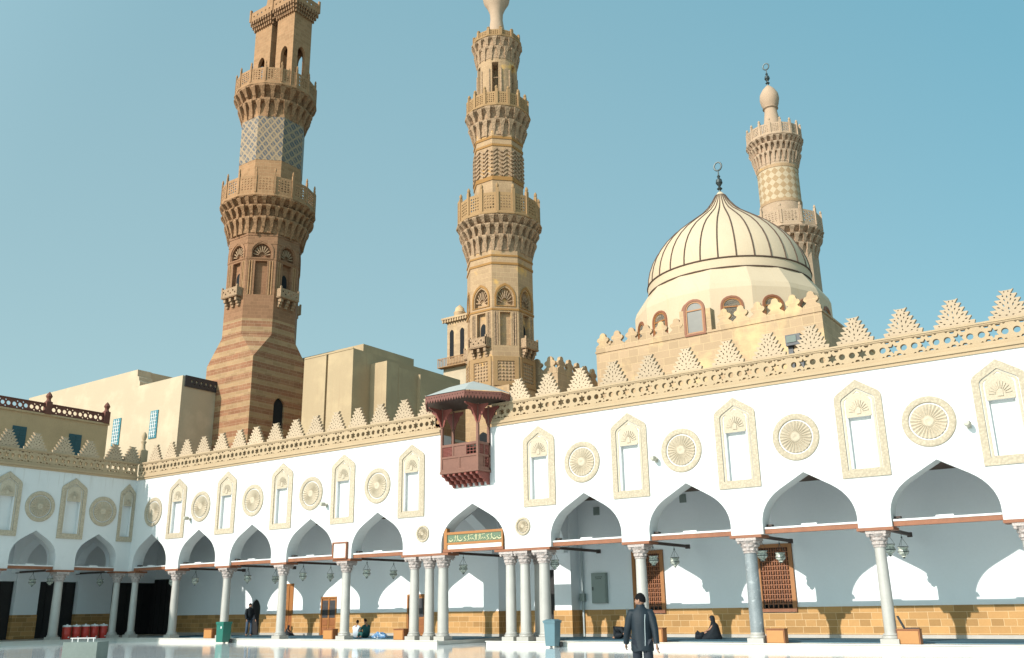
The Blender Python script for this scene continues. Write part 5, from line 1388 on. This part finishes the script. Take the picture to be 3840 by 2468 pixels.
def person_standing(o, rz, s, label, turn, jacket, trous, stride=.18, armL=(-.10, .03), armR=(.06, -.02), name='person', skinm='skin', spreadL=0.0, long_jacket=True):
    t = thing(name, label, 'person', o)
    T = xf(o, rz, s)
    hipz, shz = .90, 1.41
    J = dict(pel=(0, 0, .93), sp=(0, .0, 1.15), ch=(0, .0, 1.33), nk=(0, .005, 1.50), hd=(0, .015, 1.58),
             hl=(-.09, 0, .88), hr=(.09, 0, .88), kl=(-.10, .02+stride*.5, .49), kr=(.10, .03-stride*.4, .49), al=(-.10, stride, .08), ar=(.10, -stride-.04, .10), tl=(-.10, stride+.16, .03), tr=(.10, -stride+.11, .03),
             sl=(-.165, 0, 1.41), sr=(.165, 0, 1.41), el=(-.225-spreadL*.4, armL[0]*.4-.03, 1.13), er=(.23, armR[0]*.4-.03, 1.13), wl=(-.245-spreadL, armL[0]+armL[1]+.02, .89+spreadL*.12), wr=(.25, armR[0]+armR[1]+.02, .89))
    ks = ['pel', 'sp', 'ch', 'nk', 'hd', 'hl', 'hr', 'kl', 'kr', 'al', 'ar', 'tl', 'tr', 'sl', 'sr', 'el', 'er', 'wl', 'wr']
    rad = dict(pel=.11, sp=.105, ch=.10, nk=.052, hd=.05, hl=.085, hr=.085, kl=.056, kr=.056, al=.04, ar=.04, tl=.035, tr=.035, sl=.036, sr=.036, el=.026, er=.026, wl=.024, wr=.024)
    ix = {k: i for i, k in enumerate(ks)}
    E = [('pel', 'sp'), ('sp', 'ch'), ('ch', 'nk'), ('nk', 'hd'), ('pel', 'hl'), ('pel', 'hr'), ('hl', 'kl'), ('hr', 'kr'), ('kl', 'al'), ('kr', 'ar'), ('al', 'tl'), ('ar', 'tr'), ('ch', 'sl'), ('ch', 'sr'), ('sl', 'el'), ('sr', 'er'), ('el', 'wl'), ('er', 'wr')]
    hb, hair, eyes = head_mesh(T, (0, .03, 1.615), turn)
    ex = MB(); ex.add(hb.v, hb.f)
    for side, wk, ek in ((-1, 'wl', 'el'), (1, 'wr', 'er')):
        d = Vector(J[wk])-Vector(J[ek]); hm = hand(T, J[wk], d, 1, 1, (0, 1, 0)); ex.add(hm.v, hm.f)
    skin_mesh('body', [(T(J[k]), rad[k]*s) for k in ks], [(ix[a], ix[b]) for a, b in E], M[skinm], t, 2, ex)
    hair.build('hair', M['hair'], t, True); eyes.build('eyes', M['hair'], t)
    # trousers
    tk = ['pel', 'hl', 'hr', 'kl', 'kr', 'al2', 'ar2']
    J['al2'] = (J['al'][0], J['al'][1]-.005, .11); J['ar2'] = (J['ar'][0], J['ar'][1]-.005, .13)
    rt_ = dict(pel=.128, hl=.102, hr=.102, kl=.080, kr=.082, al2=.068, ar2=.068); ti = {k: i for i, k in enumerate(tk)}
    skin_mesh('trousers', [(T(J[k]), rt_[k]*s) for k in tk], [(ti[a], ti[b]) for a, b in (('pel', 'hl'), ('pel', 'hr'), ('hl', 'kl'), ('hr', 'kr'), ('kl', 'al2'), ('kr', 'ar2'))], M[trous], t)
    sh = MB()
    for k, tk_ in (('al', 'tl'), ('ar', 'tr')):
        e = MB(); e.ball((0, 0, 0), 1, 10, 6)
        for (x, y, z) in ():
            pass
        cx, cy = (J[k][0]+J[tk_][0])/2, (J[k][1]+J[tk_][1])/2
        sh.add([T((cx+x*.048, cy+.0+y*.14, max(.0, .045+z*.055))) for x, y, z in e.v], e.f)
    sh.build('shoes', M['black'], t, True)
    # jacket torso as lofted rings, sleeves as skinned chains
    jk = MB(); n = 24
    rings = [(.775, .188, .142, 0), (.80, .196, .148, 0), (.88, .188, .142, 0), (1.0, .174, .130, 0), (1.12, .172, .126, .0), (1.26, .185, .130, .0), (1.36, .190, .120, .0), (1.43, .16, .102, .0), (1.475, .105, .085, .005), (1.50, .078, .074, .01), (1.545, .074, .072, .016)]
    if not long_jacket: rings = [(.86, .19, .135, 0), (.9, .195, .14, 0)]+rings[3:]
    vs = []
    for q, (z, rx, ry, y0) in enumerate(rings):
        for i in range(n):
            a = 2*PI*i/n; wv_ = 1+(.05*math.sin(7*a+q)+.035*math.sin(3*a-q*1.3))*(1 if z < 1.4 else .3)
            vs.append(T((rx*math.cos(a)*wv_, y0+ry*math.sin(a)*wv_, z+.012*math.sin(3*a) if q < 2 else z)))
    fs = [(k*n+i, k*n+(i+1) % n, (k+1)*n+(i+1) % n, (k+1)*n+i) for k in range(len(rings)-1) for i in range(n)]
    jk.add(vs, fs); jo = jk.build('jacket', M[jacket], t, True)
    for a_, b_, c_ in (('sl', 'el', 'wl'), ('sr', 'er', 'wr')):
        A, B, C_ = Vector(J[a_]), Vector(J[b_]), Vector(J[c_])
        pts = [A*.98+Vector((0, 0, .0)), A.lerp(B, .35), A.lerp(B, .8), B, B.lerp(C_, .3), B.lerp(C_, .7), C_.lerp(B, .04)]
        pts[0] = Vector((A.x*.55, A.y, A.z-.015)); pts.insert(1, Vector((A.x*.93, A.y, A.z-.012)))
        sl_ = MB(); sl_.tube([T(tuple(p)) for p in pts], [r*s for r in (.074, .084, .077, .068, .064, .060, .055, .050)], 12); sl_.build('sleeve', M[jacket], jo, True)
    return t, T
man, TM = person_standing((-7.05, 13.5, FL), .42, .905, 'man in a dark jacket walking away across the courtyard, head turned left', 1.15, 'jacket', 'trousers', .20, (.16, .05), (-.08, -.04), spreadL=.05)
sm_ = MB()
for dx, y0 in ((.05, 0),):      # highlight on the jacket, drawn as a pale coloured line
    sm_.tube([TM((dx, -.128, .82)), TM((dx+.01, -.130, .95)), TM((dx+.015, -.126, 1.15)), TM((dx+.02, -.128, 1.28)), TM((dx+.03, -.110, 1.38))], .005, 5)
sm_.build('jacket_highlight', M['pipe'], man)
person_standing((-39.62, 32.6, PF), -1.9, .955, 'bald man in dark clothes and blue jeans standing by the dark arched door', .3, 'robe', 'denim', .05, (.16, .05), (.18, .06), long_jacket=False)

def person_seated(o, rz, s, label, cloth, style, hairm='hair', robe=False):
    t = thing('person', label, 'person', o); T = xf(o, rz, s)
    if style == 'reach':      # sitting on the floor, legs drawn up in front, arm resting forward
        J = [((0, 0, .14), .15), ((0, .02, .34), .15), ((0, .06, .54), .13), ((0, .10, .69), .055), ((0, .12, .76), .05),
             ((-.10, .12, .13), .10), ((-.15, .42, .30), .075), ((-.14, .62, .08), .05), ((-.14, .74, .05), .04),
             ((.10, .12, .13), .10), ((.16, .40, .18), .075), ((.08, .62, .08), .05), ((.06, .74, .05), .04),
             ((-.18, .06, .58), .065), ((-.24, .22, .40), .05), ((-.18, .42, .32), .035),
             ((.18, .06, .58), .065), ((.25, .20, .38), .05), ((.18, .40, .30), .035)]
        hp = (0, .16, .86); cl = list(range(0, 4))+[5, 6, 7, 9, 10, 11, 13, 14, 16, 17]
    else:                     # bent forward over the knees
        J = [((0, 0, .16), .16), ((0, .10, .34), .15), ((0, .30, .42), .14), ((0, .46, .36), .06), ((0, .52, .31), .05),
             ((-.12, .10, .13), .11), ((-.18, .42, .14), .08), ((-.14, .10, .06), .06), ((-.13, -.06, .05), .04),
             ((.12, .10, .13), .11), ((.18, .42, .14), .08), ((.14, .10, .06), .06), ((.13, -.06, .05), .04),
             ((-.18, .34, .38), .065), ((-.25, .46, .20), .05), ((-.18, .66, .07), .035),
             ((.18, .34, .38), .065), ((.25, .46, .20), .05), ((.18, .66, .07), .035)]
        hp = (0, .60, .22); cl = list(range(0, 4))+[5, 6, 7, 9, 10, 11, 13, 14, 16, 17]
    E = [(0, 1), (1, 2), (2, 3), (3, 4), (0, 5), (5, 6), (6, 7), (7, 8), (0, 9), (9, 10), (10, 11), (11, 12), (2, 13), (13, 14), (14, 15), (2, 16), (16, 17), (17, 18)]
    hb, hair, eyes = head_mesh(T, hp, 0, .98); ex = MB(); ex.add(hb.v, hb.f)
    for w, e in ((15, 14), (18, 17)):
        hm = hand(T, J[w][0], Vector(J[w][0])-Vector(J[e][0]), 1, 1, (1, 0, 0)); ex.add(hm.v, hm.f)
    skin_mesh('body', [(T(p), r*.92*s) for p, r in J], E, M['skin'], t, 2, ex)
    hair.build('hair', M[hairm], t, True); eyes.build('eyes', M['hair'], t)
    if robe:
        rb = MB(); n = 22
        rings = [(0, .40, .46, .22), (.06, .42, .47, .22), (.16, .37, .40, .18), (.30, .31, .30, .12), (.44, .27, .23, .08), (.56, .24, .18, .06), (.64, .18, .14, .07), (.70, .10, .10, .10), (.78, .105, .115, .12), (.88, .11, .12, .13), (.95, .085, .095, .13), (.985, .03, .03, .13)]
        vs = []
        for q, (z, rx, ry, y0) in enumerate(rings):
            for i in range(n):
                a = 2*PI*i/n; k = 1+(.07*math.sin(6*a+q*.5)+.04*math.sin(9*a-q))*max(0, 1-z/.7)
                y = y0+ry*math.sin(a)*k
                if .74 < z < .93 and math.sin(a) > .6: y -= .075
                vs.append(T((rx*math.cos(a)*k, y, z)))
        rb.add(vs, [(k*n+i, k*n+(i+1) % n, (k+1)*n+(i+1) % n, (k+1)*n+i) for k in range(len(rings)-1) for i in range(n)])
        rb.build('robe', M[cloth], t, True)
        return t, T
    mp = {k: i for i, k in enumerate(cl)}
    skin_mesh('clothing', [(T(J[k][0]), J[k][1]*((1.22 if style == 'reach' else 1.4) if k != 3 else 1.1)*s) for k in cl], [(mp[a], mp[b]) for a, b in E if a in mp and b in mp], M[cloth], t)
    return t, T
_, TS = person_seated((-14.2, 33.0, PF+.02), 1.75, .84, 'person in black robes sitting on the carpet near the granite column', 'robe', 'reach', robe=True)
person_seated((-18.2, 32.6, PF+.02), -1.35, .95, 'person in black bowed in prayer right of the blue-grey bin', 'robe', 'bow')
person_seated((-31.0, 31.6, PF+.02), .3, .80, 'person in a pale shirt sitting just right of the notice column', 'shirt', 'reach')
person_seated((-30.25, 31.5, PF+.02), 1.3, .86, 'person in dark green leaning forward beside the pale shirted companion', 'greenshirt', 'reach')
person_seated((-38.3, 34.0, PF+.02), -.9, .52, 'small seated figure in black against the dado, right of the orange door', 'robe', 'reach', robe=True)
def heap(o, label, m, seed, sx, sy, sz, name='cloth_bundle', cat='bundle'):
    rn = random.Random(seed); b = MB(); b.ball((0, 0, 0), 1, 16, 10)
    vs = []
    for x, y, z in b.v:
        k = 1+.16*math.sin(5*x+seed)+.13*math.sin(7*y+2*seed)+.1*math.sin(9*z+x*4)
        vs.append((o[0]+x*sx*k, o[1]+y*sy*k, o[2]+max(0, .0+(z+.55)*sz*k)))
    q = MB(); q.add(vs, b.f); ob = q.build(name, M[m], None, True); return tag(ob, label, cat)
heap((-29.35, 31.4, PF+.02), 'heap of blue and white cloth on the carpet beside the seated pair', 'bluecloth', 2, .42, .25, .14)
heap((-31.15, 30.95, PF+.02), 'white and black bag at the feet of the pale shirted person', 'bluecloth', 5, .16, .14, .20, 'bag', 'bag')
heap((-14.75, 32.75, PF+.02), 'dark bag on the carpet before the person in black robes', 'robe', 4, .17, .14, .16, 'bag', 'bag')
st2 = thing('speaker_box', 'small black box standing between the columns right of the entrance', 'box', (-20.15, 31.3, PF)); MB().box(-20.27, -20.03, 31.2, 31.4, PF+.003, PF+.52).build('body', M['black'], st2)
MB().box(-20.25, -20.05, 31.185, 31.198, PF+.05, PF+.48).build('grille', M['louvre'], st2)

# ------------------------------------------------------------------ light, sky, camera
to_sun = Vector((-.242, -1.0, .503)).normalized()
sun = bpy.data.lights.new('sun', 'SUN'); sun.energy = 2.6; sun.angle = math.radians(.5); sun.color = (1.0, .95, .88)
so_ = bpy.data.objects.new('sun', sun); COL.objects.link(so_); so_.rotation_euler = to_sun.to_track_quat('Z', 'Y').to_euler()
W = bpy.data.worlds.new('World'); S.world = W; W.use_nodes = True; nt = W.node_tree
bg = nt.nodes['Background']
sky = nt.nodes.new('ShaderNodeTexSky'); sky.sky_type = 'NISHITA'; sky.sun_disc = False
sky.sun_elevation = math.asin(to_sun.z); sky.sun_rotation = math.atan2(to_sun.x, to_sun.y)
sky.altitude = 50; sky.air_density = 1.0; sky.dust_density = 0.8; sky.ozone_density = 1.0
tint = nt.nodes.new('ShaderNodeMixRGB'); tint.blend_type = 'MULTIPLY'; tint.inputs[0].default_value = 1.0; tint.inputs[2].default_value = (.86, .99, .78, 1)
nt.links.new(sky.outputs[0], tint.inputs[1])
# dust haze over the whole city, thicker and paler towards the left (west) than to the right
tcn = nt.nodes.new('ShaderNodeTexCoord'); vd = nt.nodes.new('ShaderNodeVectorMath'); vd.operation = 'DOT_PRODUCT'; vd.inputs[1].default_value = (-.87, .49, -.28)
nt.links.new(tcn.outputs['Generated'], vd.inputs[0])
mr = nt.nodes.new('ShaderNodeMapRange'); mr.inputs['From Min'].default_value = .32; mr.inputs['From Max'].default_value = .93; nt.links.new(vd.outputs['Value'], mr.inputs['Value'])
hz = nt.nodes.new('ShaderNodeMixRGB'); hz.inputs[1].default_value = (.86, 2.13, 2.72, 1); hz.inputs[2].default_value = (1.78, 2.64, 2.86, 1); nt.links.new(mr.outputs[0], hz.inputs[0])
# added glow around the sun, behind the camera, lifts fill in the shaded arcades
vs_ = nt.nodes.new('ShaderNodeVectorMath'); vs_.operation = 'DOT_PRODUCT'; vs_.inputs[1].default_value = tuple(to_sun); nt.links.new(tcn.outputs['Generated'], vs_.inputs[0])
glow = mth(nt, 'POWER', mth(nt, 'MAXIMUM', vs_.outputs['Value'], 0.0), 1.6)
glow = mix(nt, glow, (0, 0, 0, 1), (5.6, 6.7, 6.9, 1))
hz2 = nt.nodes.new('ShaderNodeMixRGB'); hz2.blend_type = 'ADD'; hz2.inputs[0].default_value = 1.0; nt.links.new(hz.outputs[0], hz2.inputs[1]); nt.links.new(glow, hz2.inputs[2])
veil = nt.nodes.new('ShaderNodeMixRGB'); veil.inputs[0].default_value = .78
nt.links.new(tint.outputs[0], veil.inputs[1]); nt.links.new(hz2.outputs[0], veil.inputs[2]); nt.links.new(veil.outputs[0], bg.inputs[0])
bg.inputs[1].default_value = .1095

f, pitch, roll, yaw = 3427.65440, .295816712, -.0158839117, .610207490
fw = Vector((-math.sin(yaw)*math.cos(pitch), math.cos(yaw)*math.cos(pitch), math.sin(pitch)))
rt = Vector((math.cos(yaw), math.sin(yaw), 0)); up = rt.cross(fw)
r = rt*math.cos(roll)+up*math.sin(roll); u = up*math.cos(roll)-rt*math.sin(roll)
cam = bpy.data.cameras.new('camera'); cam.sensor_width = 36; cam.sensor_fit = 'HORIZONTAL'; cam.lens = 36*f/3840; cam.clip_end = 3000; cam.clip_start = .1
co = bpy.data.objects.new('camera', cam); COL.objects.link(co)
mtx = Matrix((r, u, -fw)).transposed().to_4x4(); mtx.translation = Vector((0, 0, 1.53)); co.matrix_world = mtx
S.camera = co
S.view_settings.view_transform = 'Standard'; S.view_settings.look = 'None'; S.view_settings.exposure = 1.0; S.view_settings.gamma = 1.0
S.cycles.max_bounces = 8; S.cycles.diffuse_bounces = 5; S.cycles.glossy_bounces = 4
S.cycles.use_denoising = True
